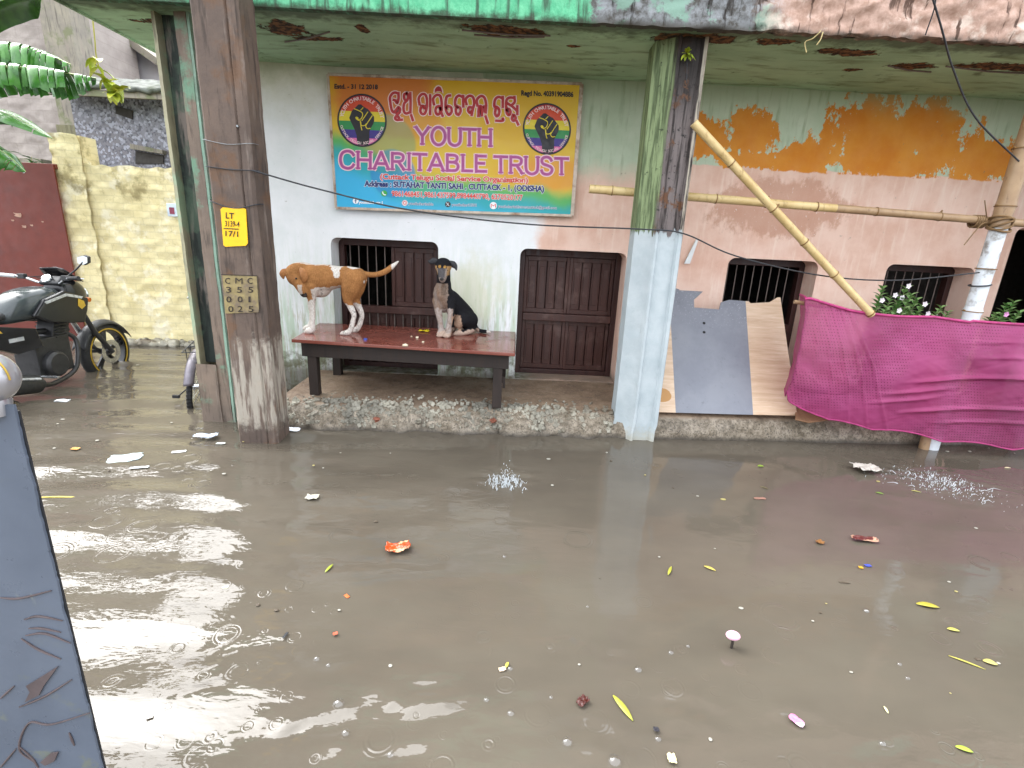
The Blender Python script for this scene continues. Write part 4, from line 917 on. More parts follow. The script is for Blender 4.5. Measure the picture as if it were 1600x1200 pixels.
# ---- yellow brick wall, red gate
def brick_mat(name, a, b, bw=.23, bh=.085, bumpk=1.0, stain=None, white=None):
    m = Mt(name, .8, .3); X, Y, Z = m.xyz
    n1 = m.noise(2.5, 6, .65); n2 = m.noise(15, 6, .7, off=2)
    v = m.node('ShaderNodeCombineXYZ', {0: m.ma('ADD', X, m.ma('MULTIPLY', m.ma('SUBTRACT', n2, .5), .05)), 1: m.ma('ADD', Z, m.ma('MULTIPLY', m.ma('SUBTRACT', n2, .5), .05)), 2: 0.0}).outputs[0]
    br = m.node('ShaderNodeTexBrick', {'Vector': v, 'Scale': 1.0, 'Mortar Size': .012, 'Mortar Smooth': .8, 'Brick Width': bw, 'Row Height': bh})
    q = m.mix(m.mr(n1, .3, .7), a, b); q = m.mix(m.ma('MULTIPLY', br.outputs['Fac'], .25), q, tuple(x*.5 for x in a))
    if stain: q = m.mix(m.mr(m.noise(3.5, 6, .68, off=5), .52, .62, 0, .7), q, c('#ece5cd')); q = m.mix(m.mr(m.noise(11, 6, .7, off=9), .60, .68, 0, .5), q, c('#b5a67a'))
    if stain: q = m.mix(m.ma('MULTIPLY', m.mr(m.ma('ADD', Z, m.ma('MULTIPLY', m.ma('SUBTRACT', n1, .5), .5)), .05, .35, 1, 0), m.mr(n2, .35, .6)), q, stain)
    if stain: q = m.mix(m.mr(m.ma('ADD', m.ma('MULTIPLY', m.ma('SUBTRACT', n1, .5), 1.1), m.mr(Z, 1.9, 2.3, 0, .22)), .22, .34, 0, .7), q, c('#8b7d55'))
    m.col(q); m.bump(br.outputs['Fac'], -.9*bumpk, .02); m.bump(n2, .5*bumpk, .02); m.bump(m.noise(45, 4, .6), .3, .006); return m.m
M['yellow'] = brick_mat('yellow_painted_brick', c('#e4d8ad'), c('#d8ca98'), stain=c('#6f6a55'))
yw = thing('brick_wall', (-5.4, 6.8, -.3), 'pale yellow painted brick wall with a taller pier beside the red gate', 'wall')
def rough_face(x0, x1, z0, z1, y, seed, topjag=.02):
    mb = MB(); nu, nv = max(6, int((x1-x0)/.03)), int((z1-z0)/.03)
    def fn(u, v):
        x = x0+u*(x1-x0); z = z0+v*(z1-z0); row = int((z+5)/.085); bx = int((x+9)/.23+.5*(row % 2))
        d = ((math.sin(row*12.9+bx*78.2+seed)*43758.5) % 1-.5)*.02+vnoise(x*8, z*8, seed)*.014+vnoise(x*21, z*24, seed+3)*.008
        if v > .999: z += vnoise(x*9, 2, seed)*topjag
        return (x+(vnoise(z*14, 1, seed+4)*.02 if u in (0.0, 1.0) else 0), y+d, z)
    mb.grid(fn, nu, nv); return mb
mb = rough_face(-5.5, -2.3, -.3, 2.27, 6.8, 2); mb.box(-5.5, -2.3, 6.84, 7.02, -.3, 2.26); mb.build('wall_face', M['yellow'], yw, smooth=60)
mb = rough_face(-5.83, -5.46, -.3, 2.61, 6.76, 5); mb.box(-5.82, -5.47, 6.80, 7.06, -.3, 2.6); mb.build('pier', M['yellow'], yw, smooth=60)
mb = MB(); rr = random.Random(3)
def stones(n, x0, x1, y0, y1, s0, s1, z):
    mb = MB()
    for i in range(n):
        s = rr.uniform(s0, s1); p = Vector((rr.uniform(x0, x1), rr.uniform(y0, y1), z+s*.2)); b = MB(); b.ball(p, (s, s*rr.uniform(.6, 1), s*rr.uniform(.5, .8)), 9, 6)
        mb.add([(v[0]+rr.uniform(-.16, .16)*s, v[1]+rr.uniform(-.16, .16)*s, v[2]+rr.uniform(-.16, .16)*s) for v in b.v], b.f)
    return mb
o = stones(70, -5.3, -4.1, 6.62, 6.78, .03, .09, .0).build('rubble', M['rubble'], smooth=50); o['kind'] = 'stuff'; o['label'] = 'broken bricks and stones heaped at the foot of the yellow wall'
mb = MB(); mb.box(-4.47, -4.33, 6.755, 6.785, 1.69, 1.85); o = mb.build('meter_plaque', simple('pale_plaque', c('#c9d7e4'), .5), bevel=.006, loc=(-4.4, 6.77, 1.69)); tag(o, 'small pale picture plaque on the yellow wall beside the poles', 'plaque')
M['plaque_ink'] = simple('plaque_ink', c('#8c3b52'), .6)
MB().box(-4.435, -4.375, 6.748, 6.754, 1.72, 1.80).build('printed_picture', M['plaque_ink'], o)
M['red_gate'] = simple('red_gate_paint', c('#6d2d22'), .5, var=.14, scale=5, dirt=c('#5d2820'), bump=.15)
gt = thing('sheet_gate', (-6.6, 6.72, -.3), 'large dull red sheet metal gate behind the motorcycle', 'gate')
mb = MB(); mb.box(-8.2, -5.78, 6.70, 6.72, -.3, 2.24); mb.build('gate_sheet', M['red_gate'], gt)
mb = MB(); mb.box(-8.2, -5.77, 6.722, 6.76, 2.19, 2.25); mb.build('gate_frame', M['red_gate'], gt, bevel=.004)
M['red_rust'] = simple('bare_rust', c('#b08c7a'), .8, scale=30)
for x, z, s in ((-6.35, 1.62, .05), (-6.3, 1.48, .03), (-6.2, 1.50, .02), (-6.05, 1.55, .015), (-6.43, 1.55, .02)):
    q = onY(22 if s > .04 else 30, 400, 6.69); P = [(x+s*(1+.5*math.sin(i*2.7))*math.cos(i*.785), 6.698, z+s*(1+.4*math.sin(i*1.9+1))*.6*math.sin(i*.785)) for i in range(8)]
    mb = MB(); mb.prism(P, (0, -.002, 0)); mb.build('flaked_patch', M['red_rust'], gt)

# ---- houses behind the lane
M['greybrick'] = brick_mat('grey_block', c('#a89f98'), c('#948b85'), .36, .17)
gb = thing('block_house', (-8.3, 9, -.3), 'unplastered grey block house behind the banana leaves', 'house')
mb = rough_face(-12.5, -7.45, -.3, 5.4, 9.0, 9); mb.box(-12.5, -7.45, 9.03, 11, -.3, 5.4); mb.build('wall', M['greybrick'], gb, smooth=60)
M['oldconc'] = pole_mat('old_concrete_post', c('#807a70'), c('#97907f'), c('#6d7250'), .8)
mb = MB(); mb.box(-7.44, -6.98, 8.9, 9.3, -.3, 5.9); mb.build('corner_post', M['oldconc'], gb, bevel=.015)
mb = MB(); mb.box(-9.2, -7.9, 8.92, 8.985, 1.9, 2.36); mb.build('window', M['dark'], gb)
mb = MB(); mb.box(-9.6, -7.6, 8.6, 8.99, 2.40, 2.5); mb.build('lintel', M['oldconc'], gb, bevel=.01)
mb = MB(); mb.box(-7.46, -6.99, 8.85, 8.89, 1.9, 3.05); mb.build('mossy_face', pole_mat('mossy_post', c('#6d6b4c'), c('#817c62'), c('#5d6a3c'), .8), gb)
def tile_mat():
    m = Mt('small_mosaic_tile', .35, .5); X, Y, Z = m.xyz
    v = m.vor(34, feature='F1', out='Color'); s_ = m.node('ShaderNodeSeparateColor', {0: v}).outputs
    m.col(m.mix(m.mr(s_[0], .3, .7), m.mix(m.mr(m.noise(2, 4, .6), .35, .65), c('#83848f'), c('#6f6b70')), m.mix(m.mr(s_[1], .4, .6), c('#a3a5b2'), c('#4f4f58')))); m.bump(s_[2], .3, .006); return m.m
M['tiles'] = tile_mat()
th_ = thing('tiled_house', (-5.6, 8.2, -.3), 'house with grey mosaic tiled wall and a ragged lean-to roof above the yellow wall', 'house')
mb = MB(); mb.box(-6.47, -2.3, 8.0, 10.5, -.3, 3.36); mb.build('wall', M['tiles'], th_)
def quadpx(mb, pts, Y, t): mb.prism([onY(x, y, Y) for x, y in pts], (0, -t, 0))
mb = MB(); quadpx(mb, ((182, 165), (208, 173), (208, 187), (182, 178)), 7.997, .02); mb.build('vent', M['dark'], th_)
mb = MB(); quadpx(mb, ((213, 236), (256, 243), (256, 256), (213, 256)), 7.997, .02); mb.build('window', M['dark'], th_)
mb = MB(); quadpx(mb, ((210, 226), (260, 236), (260, 242), (210, 234)), 7.995, .09); mb.build('window_hood', M['oldconc'], th_)
M['rag'] = simple('mossy_old_roofing', c('#5b5f58'), .85, var=.5, scale=9, dirt=c('#39402f'), bump=.5)
mb = MB()
def rag(u, v):
    x = -6.7+u*4.2; return (x, 7.45+v*1.0, 3.33+v*.32+vnoise(x*6, v*4, 5)*.05-(.06*abs(vnoise(x*15, 1, 2)) if v < .05 else 0))
mb.grid(rag, 90, 16); ro_ = mb.build('lean_to_roof', M['rag'], th_, smooth=60); so = ro_.modifiers.new('s', 'SOLIDIFY'); so.thickness = .05
mb = MB(); mb.box(-6.6, -2.4, 7.5, 7.56, 3.20, 3.28); mb.build('roof_batten', M['oldconc'], th_)
gw = thing('gable_house', (-8, 11.3, -.3), 'taller house with a pale rendered gable sloping down to the right', 'house')
M['render'] = simple('pale_render', c('#c3bfc0'), .8, var=.12, scale=3, dirt=c('#a29f9f'))
mb = MB(); P = [onY(x, y, 11.2) for x, y in ((70, -130), (95, -15), (238, 95), (238, 175), (70, 175))]
mb.prism([Vector((-10.2, 11.2, -.3)), Vector((P[3].x+.6, 11.2, -.3)), Vector((P[2].x+.6, 11.2, P[2].z-.4)), P[2], P[1], Vector((-10.2, 11.2, P[1].z+.6))], (0, 1.5, 0)); mb.build('wall', M['render'], gw)
mb = MB(); mb.beam(P[1]+Vector((-.6, -.1, .38)), P[2]+Vector((.3, -.1, -.1)), .5, .12, up=(0, 0, 1)); mb.build('roof_edge', M['oldconc'], gw)

# ---- banana leaves and a yellowing creeper
def leaf_mat(name, a, b, rough=.35):
    m = Mt(name, rough, .5); X, Y, Z = m.xyz
    n = m.noise(9, 4, .6); m.col(m.mix(m.mr(n, .3, .7), a, b)); m.bump(m.noise(60, 2, .5, v=m.vec((1, 4, 1))), .2, .003)
    m.inp('Transmission Weight', 0.0); return m.m
M['banana'] = leaf_mat('banana_leaf', c('#2c6121'), c('#4a8331'), .22); M['rib'] = simple('leaf_midrib', c('#a9bf78'), .45)
M['stem_green'] = simple('banana_stem', c('#7c8a4f'), .6, dirt=c('#5d5038'))
bp = thing('banana_plant', (-4.9, 5.9, -.2), 'banana plant with torn arching leaves above the motorcycle', 'banana plant')
def banana_leaf(path, wid, seed, droop=.5, tears=16):
    rr = random.Random(seed); P = smoothpath(path, 10); n = len(P); mb = MB()
    def w(t): return wid*min(1, (t*5)**.6)*min(1, ((1-t)*4)**.7)
    for side in (-1, 1):
        cuts = sorted([0, 1]+[rr.random() for _ in range(tears)])
        for k in range(len(cuts)-1):
            t0, t1 = cuts[k]+.003, cuts[k+1]-.003
            if t1-t0 < .01: continue
            tw = rr.uniform(-.25, .35); nb = max(2, int((t1-t0)*24)); nw = 5; vs = []; fs = []
            for i in range(nb+1):
                t = t0+(t1-t0)*i/nb; f = t*(n-1); a = min(int(f), n-2); p = P[a].lerp(P[a+1], f-a); d = (P[min(a+1, n-1)]-P[max(a-1, 0)]).normalized()
                s_ = d.cross(Vector((0, 0, 1))).normalized()*side; up_ = s_.cross(d)*side
                if up_.z < 0: up_ = -up_
                for j in range(nw+1):
                    q = j/nw; ww = w(t)*q; shrink = 1-.25*q*abs(2*(i/nb)-1)
                    vs.append(p+s_*ww*(1-.35*droop*q)*shrink+d*ww*.25*q+up_*(ww*.28*(1-q)*1.4-droop*ww*q*q*.9+tw*ww*q*(i/nb-.5)))
            for i in range(nb):
                for j in range(nw): fs.append((i*(nw+1)+j, i*(nw+1)+j+1, (i+1)*(nw+1)+j+1, (i+1)*(nw+1)+j))
            mb.add(vs, fs)
    o = mb.build('leaf', M['banana'], bp, smooth=80)
    r = MB(); r.tube(P, [.016*(1-.8*i/(n-1)) for i in range(n)], 8); r.build('midrib', M['rib'], o, smooth=80); return o
def PY(*l): return [onY(x, y, Y) for x, y, Y in l]
banana_leaf(PY((-130, 150, 5.5), (-20, 108, 5.3), (60, 108, 5.2), (150, 122, 5.1)), .23, 3, .9, 40)
banana_leaf(PY((-140, 130, 5.9), (-40, 78, 5.8), (40, 74, 5.7), (110, 100, 5.6)), .24, 5, .9, 46)
banana_leaf(PY((-120, 120, 4.8), (-60, 40, 4.7), (0, 0, 4.6), (60, -6, 4.5)), .20, 8, .5, 3)
banana_leaf(PY((-120, 200, 5.6), (-60, 165, 5.5), (10, 178, 5.4), (82, 216, 5.3)), .20, 9, .3, 2)
banana_leaf(PY((-120, 260, 5.8), (-60, 215, 5.8), (0, 235, 5.7), (40, 268, 5.7)), .22, 12, .7, 8)
banana_leaf(PY((-160, 230, 6.1), (-80, 180, 6.0), (-10, 170, 5.9), (50, 190, 5.9)), .20, 14, .7, 12)
mb = MB(); sx = onY(-140, 260, 5.9); mb.tube([(sx.x, 5.9, -.3), (sx.x+.03, 5.9, 1.2), (sx.x, 5.85, 2.6)], [.11, .10, .06], 14); mb.build('pseudostem', M['stem_green'], bp, smooth=80)
M['fern'] = leaf_mat('dark_shrub_leaf', c('#3c6a36'), c('#55824a'))
M['creeper'] = leaf_mat('yellow_creeper_leaf', c('#b8b83a'), c('#8fa63a')); M['creeper_stem'] = simple('creeper_stem', c('#9a9440'), .6)
def leafblade(mb, p, d, L, wd, up=(0, 0, 1), curl=.25):
    d = Vector(d).normalized(); s_ = d.cross(Vector(up))
    if s_.length < .05: s_ = d.cross(Vector((0, 1, 0)))
    s_.normalize(); n_ = s_.cross(d); vs = []; m_ = 6
    for i in range(m_+1):
        t = i/m_; h = wd*.5*math.sin(math.pi*min(1, t*.94+.04))**.8; q = Vector(p)+d*L*t-n_*curl*L*t*t
        vs += [q-s_*h+n_*h*.35, q, q+s_*h+n_*h*.35]
    fs = []
    for i in range(m_):
        b = i*3; fs += [(b, b+1, b+4, b+3), (b+1, b+2, b+5, b+4)]
    mb.add(vs, fs)
def shrub(name, base, h, wd, n, L, mat, label, seed, parent=None):
    rr = random.Random(seed); t = thing(name, base, label, 'plant'); mb = MB(); st = MB()
    for k in range(7):
        a = rr.uniform(0, 6.28); tip = Vector(base)+Vector((math.cos(a)*wd*rr.uniform(.3, 1), math.sin(a)*wd*.6, h*rr.uniform(.6, 1))); P = smoothpath([base, Vector(base).lerp(tip, .5)+Vector((0, 0, h*.12)), tip], 5)
        st.tube(P, [.008*(1-.7*i/(len(P)-1)) for i in range(len(P))], 6)
        for j in range(n//7):
            f = rr.uniform(.3, 1)*(len(P)-1); i = min(int(f), len(P)-2); p = P[i].lerp(P[i+1], f-i); b = rr.uniform(0, 6.28)
            leafblade(mb, p, (math.cos(b), math.sin(b), rr.uniform(-.3, .6)), L*rr.uniform(.6, 1.2), L*.3, curl=rr.uniform(.1, .5))
    mb.build('foliage', mat, t); st.build('stem', M['creeper_stem'], t); return t
q = onY(25, 285, 7.6); shrub('leafy_shrub', Vector((q.x, 7.6, 1.2)), 1.3, .5, 260, .15, M['fern'], 'dark feathery shrub showing above the red gate', 4)
cr = thing('creeper', onY(140, -20, 5.0), 'thin yellow creeper with yellow-green leaves hanging at upper left', 'creeper')
P = smoothpath([onY(x, y, 5.0) for x, y in ((141, -40), (143, 10), (148, 60), (150, 85), (155, 105), (168, 130), (180, 146), (190, 138))], 6)
MB().tube(P, .006, 6).build('stem', M['creeper_stem'], cr, smooth=80)
mb = MB(); rr = random.Random(6)
for i in range(30):
    p = P[rr.randrange(int(len(P)*.45), len(P))]; leafblade(mb, p, (rr.uniform(-1, 1), rr.uniform(-.6, .3), rr.uniform(-.8, .5)), rr.uniform(.07, .13), rr.uniform(.05, .08), curl=rr.uniform(.1, .6))
mb.build('foliage', M['creeper'], cr, smooth=80)

# ---- motorcycle standing in the water
M['bike_black'] = simple('black_gloss_paint', (.012, .012, .014), .18, var=.2); M['bike_plastic'] = simple('dull_black_plastic', (.025, .026, .028), .5, var=.2)
M['tank'] = simple('grey_green_tank_paint', (.045, .055, .057), .16, var=.1, spec=.6); M['chrome'] = simple('worn_chrome', (.55, .56, .58), .22, .9, var=.15); M['engine'] = simple('dark_engine_alloy', (.05, .05, .052), .45, .5)
M['rubber'] = simple('tyre_rubber', (.015, .015, .016), .7); M['gold'] = simple('gold_rim_line', c('#c7a53a'), .35, .3); M['lens'] = simple('mirror_glass', (.62, .66, .68), .06, .9, var=.03); M['silver'] = simple('silver_stripe', (.5, .52, .54), .3, .3)
mc = thing('motorcycle', (-4.6, 4.9, -.2), 'black motorcycle with grey tank parked in the flooded lane facing away', 'motorcycle')
BX = -4.6; FW = Vector((BX, 5.55, .17)); RW = Vector((BX, 4.12, .17))
def wheel(cx, nm, spokes=5, gold=True):
    w_ = MB(); w_.lathe(cx-Vector((.05, 0, 0)), [(.262, 0), (.275, .0), (.315, .012), (.332, .035), (.334, .05), (.332, .065), (.315, .088), (.275, .10), (.262, .10)], (1, 0, 0), 44); wo_ = w_.build(nm, M['rubber'], mc, smooth=50)
    r = MB(); r.lathe(cx-Vector((.045, 0, 0)), [(.235, 0), (.262, 0), (.266, .045), (.262, .09), (.235, .09), (.232, .045), (.235, 0)], (1, 0, 0), 40); r.build('rim', M['bike_black'], wo_, smooth=50)
    if gold:
        for dx in (-.052, .052): g_ = MB(); g_.lathe(cx+Vector((dx-.002, 0, 0)), [(.252, 0), (.266, 0), (.266, .004), (.252, .004), (.252, 0)], (1, 0, 0), 40); g_.build('rim_line', M['gold'], wo_)
    sp_ = MB()
    for k in range(spokes):
        a = 2*math.pi*k/spokes+.3
        for e in (-.12, .12): sp_.beam(cx+Vector((0, math.cos(a)*.03, math.sin(a)*.03)), cx+Vector((0, math.cos(a+e)*.24, math.sin(a+e)*.24)), .03, .022, up=(1, 0, 0))
    sp_.lathe(cx-Vector((.06, 0, 0)), [(0, 0), (.035, 0), (.035, .12), (0, .12)], (1, 0, 0), 16); sp_.build('spoke', M['engine'], wo_, smooth=40)
    d = MB(); d.lathe(cx+Vector((.066, 0, 0)), [(.08, 0), (.135, 0), (.135, .005), (.08, .005), (.08, 0)], (1, 0, 0), 30); d.build('brake_disc', M['chrome'], wo_, smooth=30); return wo_
wheel(FW, 'front_wheel'); wheel(RW, 'rear_wheel')
for s_ in (-1, 1):
    MB().tube([FW+Vector((s_*.085, 0, .0)), Vector((BX+s_*.085, 5.36, .42)), Vector((BX+s_*.085, 5.12, .93))], [.024, .026, .021], 12).build('fork', M['chrome'] if s_ < 0 else M['engine'], mc, smooth=60)
mb = MB()
mb.grid(lambda u, v: tuple(FW+Vector(((u-.5)*.15, math.cos(R(25+v*135))*.365, math.sin(R(25+v*135))*.365-(abs(u-.5)*2)**2*.05))), 8, 22)
fd = mb.build('mudguard', M['bike_plastic'], mc, smooth=60); so = fd.modifiers.new('s', 'SOLIDIFY'); so.thickness = .006
def hull(nm, pts, mat, lvl=2, parent=None):       # rounded body panels: rings of (y, z, halfwidth, halfheight)
    mb = MB(); n = 16; vs = []; fs = []
    for (y, z, hw, hh, pw) in pts:
        for k in range(n):
            a = 2*math.pi*k/n; cs, sn = math.cos(a), math.sin(a)
            vs.append((BX+hw*math.copysign(abs(cs)**pw, cs), y, z+hh*math.copysign(abs(sn)**pw, sn)))
    for i in range(len(pts)-1):
        for k in range(n): fs.append((i*n+k, i*n+(k+1) % n, (i+1)*n+(k+1) % n, (i+1)*n+k))
    fs.append(tuple(range(n-1, -1, -1))); fs.append(tuple((len(pts)-1)*n+k for k in range(n)))
    mb.add(vs, fs); o = mb.build(nm, mat, parent or mc, smooth=60); s_ = o.modifiers.new('sub', 'SUBSURF'); s_.levels = s_.render_levels = lvl; return o
hull('fuel_tank', [(4.42, .70, .06, .05, .8), (4.5, .76, .12, .11, .8), (4.64, .80, .17, .15, .75), (4.84, .82, .185, .155, .75), (4.98, .82, .15, .13, .8), (5.06, .82, .08, .08, .9)], M['tank'])
for s_ in (-1, 1):
    mb = MB(); mb.prism([(BX+s_*.16, y, z) for y, z in ((4.58, .72), (4.72, .86), (4.95, .92), (5.22, .82), (5.18, .70), (5.12, .58), (4.95, .60), (4.72, .64))], (s_*.05, 0, 0)); sh_ = mb.build('tank_shroud', M['bike_black'], mc, bevel=.018, seg=3)
    mb = MB(); mb.prism([(BX+s_*.213, y, z) for y, z in ((4.70, .84), (4.95, .895), (5.14, .845), (5.12, .825), (4.95, .868), (4.72, .818))], (s_*.003, 0, 0)); mb.build('silver_stripe', M['silver'], sh_)
    mb = MB(); mb.prism([(BX+s_*.213, y, z) for y, z in ((5.08, .83), (5.14, .80), (5.15, .75), (5.10, .72), (5.06, .76))], (s_*.003, 0, 0)); mb.build('gold_flash', M['gold'], sh_)
    mb = MB(); mb.prism([(BX+s_*.10, y, z) for y, z in ((4.02, .72), (4.25, .68), (4.62, .60), (4.66, .42), (4.40, .40), (4.1, .55))], (s_*.06, 0, 0)); sc_ = mb.build('side_cover', M['bike_black'], mc, bevel=.012)
    mb = MB(); mb.prism([(BX+s_*.162, y, z) for y, z in ((4.34, .55), (4.48, .55), (4.48, .515), (4.34, .515))], (s_*.003, 0, 0)); mb.build('badge', M['silver'], sc_)
    mb = MB(); mb.prism([(BX+s_*.162, y, z) for y, z in ((4.05, .685), (4.28, .64), (4.30, .61), (4.06, .65))], (s_*.003, 0, 0)); mb.build('gold_flash', M['gold'], sc_)
hull('seat', [(3.62, .86, .07, .03, .8), (3.8, .84, .11, .05, .8), (4.1, .77, .12, .055, .8), (4.3, .73, .115, .05, .8), (4.5, .73, .08, .045, .8)], M['bike_plastic'])
hull('tail', [(3.5, .78, .05, .04, .8), (3.75, .76, .09, .07, .8), (4.1, .69, .10, .07, .8)], M['bike_black'])
mb = MB(); mb.box(BX-.11, BX+.11, 4.62, 5.0, .12, .48); mb.lathe(Vector((BX+.1, 4.78, .22)), [(0, .07), (.10, .07), (.125, .05), (.13, 0)], (1, 0, 0), 28); mb.beam((BX, 4.9, .40), (BX, 5.02, .68), .17, .17)
for k in range(6): mb.box(BX-.12, BX+.12, 4.86+k*.012, 4.865+k*.012+.1, .46+k*.032, .472+k*.032)
mb.build('engine', M['engine'], mc, bevel=.006)
MB().tube(smoothpath([(BX+.05, 5.02, .5), (BX+.09, 5.1, .38), (BX+.12, 5.0, .12), (BX+.16, 4.7, .05), (BX+.20, 4.5, .08)], 6), .022, 12).build('exhaust_pipe', M['engine'], mc, smooth=70)
mb = MB(); mb.tube([(BX+.2, 4.52, .09), (BX+.215, 4.45, .11), (BX+.23, 4.1, .19), (BX+.235, 3.85, .25)], [.035, .075, .085, .06], 18, flat=1.15); ms_ = mb.build('muffler', M['bike_plastic'], mc, smooth=60)
MB().tube([(BX+.29, 4.42, .17), (BX+.30, 4.1, .25)], .012, 8).build('heat_shield', M['silver'], ms_)
for y, z, L in ((4.58, .14, .2), (4.2, .32, .17)): MB().tube([(BX+.1, y, z), (BX+.17+L*.7, y, z+.005)], .014, 10).build('foot_peg', M['chrome'], mc, smooth=60)
mb = MB(); mb.tube([(BX, 5.12, .5), (BX, 4.5, .56), (BX, 3.9, .66)], .03, 10); mb.tube([(BX, 5.08, .72), (BX, 4.98, .3)], .03, 10); mb.build('frame', M['engine'], mc, smooth=60)
# front cowl, screen, clocks, bars, mirrors, lamps
hull('headlamp_cowl', [(5.02, .90, .11, .09, .8), (5.14, .89, .145, .14, .8), (5.28, .86, .13, .14, .8), (5.38, .83, .07, .08, .85)], M['bike_black'])
mb = MB(); mb.grid(lambda u, v: (BX+(u-.5)*(.36-.12*v), 5.12+.05*math.cos((u-.5)*3)-.10*v*0+.10*(1-v)-.04*v, 1.0+v*.13-.02*abs(u-.5)), 10, 5); vz = mb.build('visor', M['bike_black'], mc, smooth=60); so = vz.modifiers.new('s', 'SOLIDIFY'); so.thickness = .008
mb = MB(); mb.obox((BX, 5.06, 1.0), (.10, .022, .05), Matrix.Rotation(R(-45), 3, 'X')); ic_ = mb.build('instrument_cluster', M['bike_plastic'], mc, bevel=.015, seg=3)
mb = MB(); mb.lathe((BX-.03, 5.04, 1.02), [(0, .012), (.045, .012), (.05, 0)], (0, -.7, .7), 20); mb.build('dial', M['lens'], ic_, smooth=40)
MB().tube(smoothpath([(BX-.38, 4.93, 1.05), (BX-.22, 4.98, 1.035), (BX-.10, 5.03, .98), (BX, 5.04, .965), (BX+.10, 5.03, .98), (BX+.22, 4.98, 1.035), (BX+.38, 4.93, 1.05)], 6), .012, 10).build('handlebar', M['chrome'], mc, smooth=70)
for s_ in (-1, 1):
    g_ = MB().tube([(BX+s_*.26, 4.965, 1.04), (BX+s_*.39, 4.925, 1.052)], .019, 12).build('grip', M['silver'] if s_ < 0 else M['rubber'], mc, smooth=50)
    MB().tube([(BX+s_*.24, 5.03, 1.03), (BX+s_*.38, 4.99, 1.04)], .007, 8).build('lever', M['chrome'], mc, smooth=50)
    mb = MB(); mb.obox((BX+s_*.215, 4.985, 1.04), (.035, .022, .024), Matrix.Identity(3)); mb.build('switchgear', M['bike_plastic'], mc, bevel=.006)
    if s_ < 0: continue
    st_ = MB().tube([(BX+s_*.21, 5.0, 1.05), (BX+s_*.30, 5.03, 1.13), (BX+s_*.36, 5.05, 1.2)], .008, 8).build('mirror_stalk', M['bike_plastic'], mc, smooth=50)
    mb = MB(); P = [(BX+s_*(.36+x), 5.05, 1.21+z) for x, z in ((-.06, -.03), (-.055, .035), (.02, .055), (.06, .04), (.05, -.02), (.0, -.045))]; mb.prism(P, (0, .035, 0)); hd_ = mb.build('mirror_housing', M['bike_plastic'], st_, bevel=.01)
    mb = MB(); mb.prism([(p[0]*.86+(BX+s_*.36)*.14, 5.046, 1.21+(p[2]-1.21)*.86) for p in P], (0, -.003, 0)); mb.build('mirror', M['lens'], st_)
    mb = MB(); mb.tube([(BX+s_*.11, 5.22, .82), (BX+s_*.21, 5.22, .80)], [.012, .024], 10); mb.build('indicator', simple('amber_lens', c('#c96a1a'), .3), mc, smooth=50)
mb = MB(); mb.ball((BX, 5.37, .84), (.085, .04, .075), 18, 12); mb.build('headlight', M['lens'], mc, smooth=80)
for q in range(3): MB().tube(smoothpath([(BX-.20+q*.12, 4.99, 1.03), (BX-.10+q*.07, 5.16, 1.02-q*.03), (BX-.02, 5.15, .86)], 6), .005, 6).build('cable', M['wire'], mc, smooth=70)

# ---- bicycle behind the poles
by = thing('bicycle', (-2.9, 4.5, -.2), 'old bicycle behind the poles, its rear wheel and mudguard in the water', 'bicycle')
hd = R(-19); fwd = Vector((math.sin(hd), math.cos(hd), 0)); sd_ = Vector((math.cos(hd), -math.sin(hd), 0)); rw = Vector((-2.98, 4.60, .11)); tilt = Vector((0, 0, 1))+sd_*.10
def bp_(f, z, s=0): return rw+fwd*f+tilt*z+sd_*s
M['mg'] = simple('grey_mudguard', c('#6d6870'), .4, .2, dirt=c('#4a4544')); M['bframe'] = simple('old_green_frame', c('#2f3a36'), .5)
for f, nm in ((0, 'rear_wheel'), (1.08, 'front_wheel')):
    mb = MB(); cc = bp_(f, 0); P = [cc+fwd*math.cos(a)*.315+tilt*math.sin(a)*.315 for a in np.linspace(0, 2*math.pi, 41)]; mb.tube(P, .024, 10, cap=False)
    for k in range(60):                           # tread blocks
        a = 2*math.pi*k/60
        for s_ in (-1, 1): mb.obox(cc+(fwd*math.cos(a+s_*.025)+tilt*math.sin(a+s_*.025))*.336+sd_*s_*.011, (.0085, .009, .006), Matrix((sd_, (-fwd*math.sin(a)+tilt*math.cos(a)), (fwd*math.cos(a)+tilt*math.sin(a)))).transposed())
    wo_ = mb.build(nm, M['rubber'], by, smooth=50)
    mb = MB(); P = [cc+fwd*math.cos(a)*.288+tilt*math.sin(a)*.288 for a in np.linspace(0, 2*math.pi, 33)]; mb.tube(P, .012, 8, cap=False); mb.tube([cc-sd_*.05, cc+sd_*.05], .02, 10)
    mb.build('rim', M['chrome'], wo_, smooth=60); mb = MB()
    for k in range(28): a = 2*math.pi*k/28; mb.tube([cc+sd_*(.03 if k % 2 else -.03), cc+fwd*math.cos(a)*.285+tilt*math.sin(a)*.285], .0014, 4)
    mb.build('spoke', M['chrome'], wo_)
    mb = MB(); a0_, a1_ = (45, 164) if f == 0 else (40, 170)
    mb.grid(lambda u, v: tuple(cc+(fwd*math.cos(R(a0_+v*(a1_-a0_)))+tilt*math.sin(R(a0_+v*(a1_-a0_))))*(.372-(2*u-1)**2*.022)+sd_*(u-.5)*.085), 8, 30); mg = mb.build('mudguard', M['mg'], by, smooth=60); so = mg.modifiers.new('s', 'SOLIDIFY'); so.thickness = .003
    for s_ in (-1, 1): MB().tube([cc+sd_*s_*.05, cc+(fwd*math.cos(R(190))+tilt*math.sin(R(190)))*.36+sd_*s_*.045], .003, 6).build('mudguard_stay', M['wire'], by)
mb = MB()
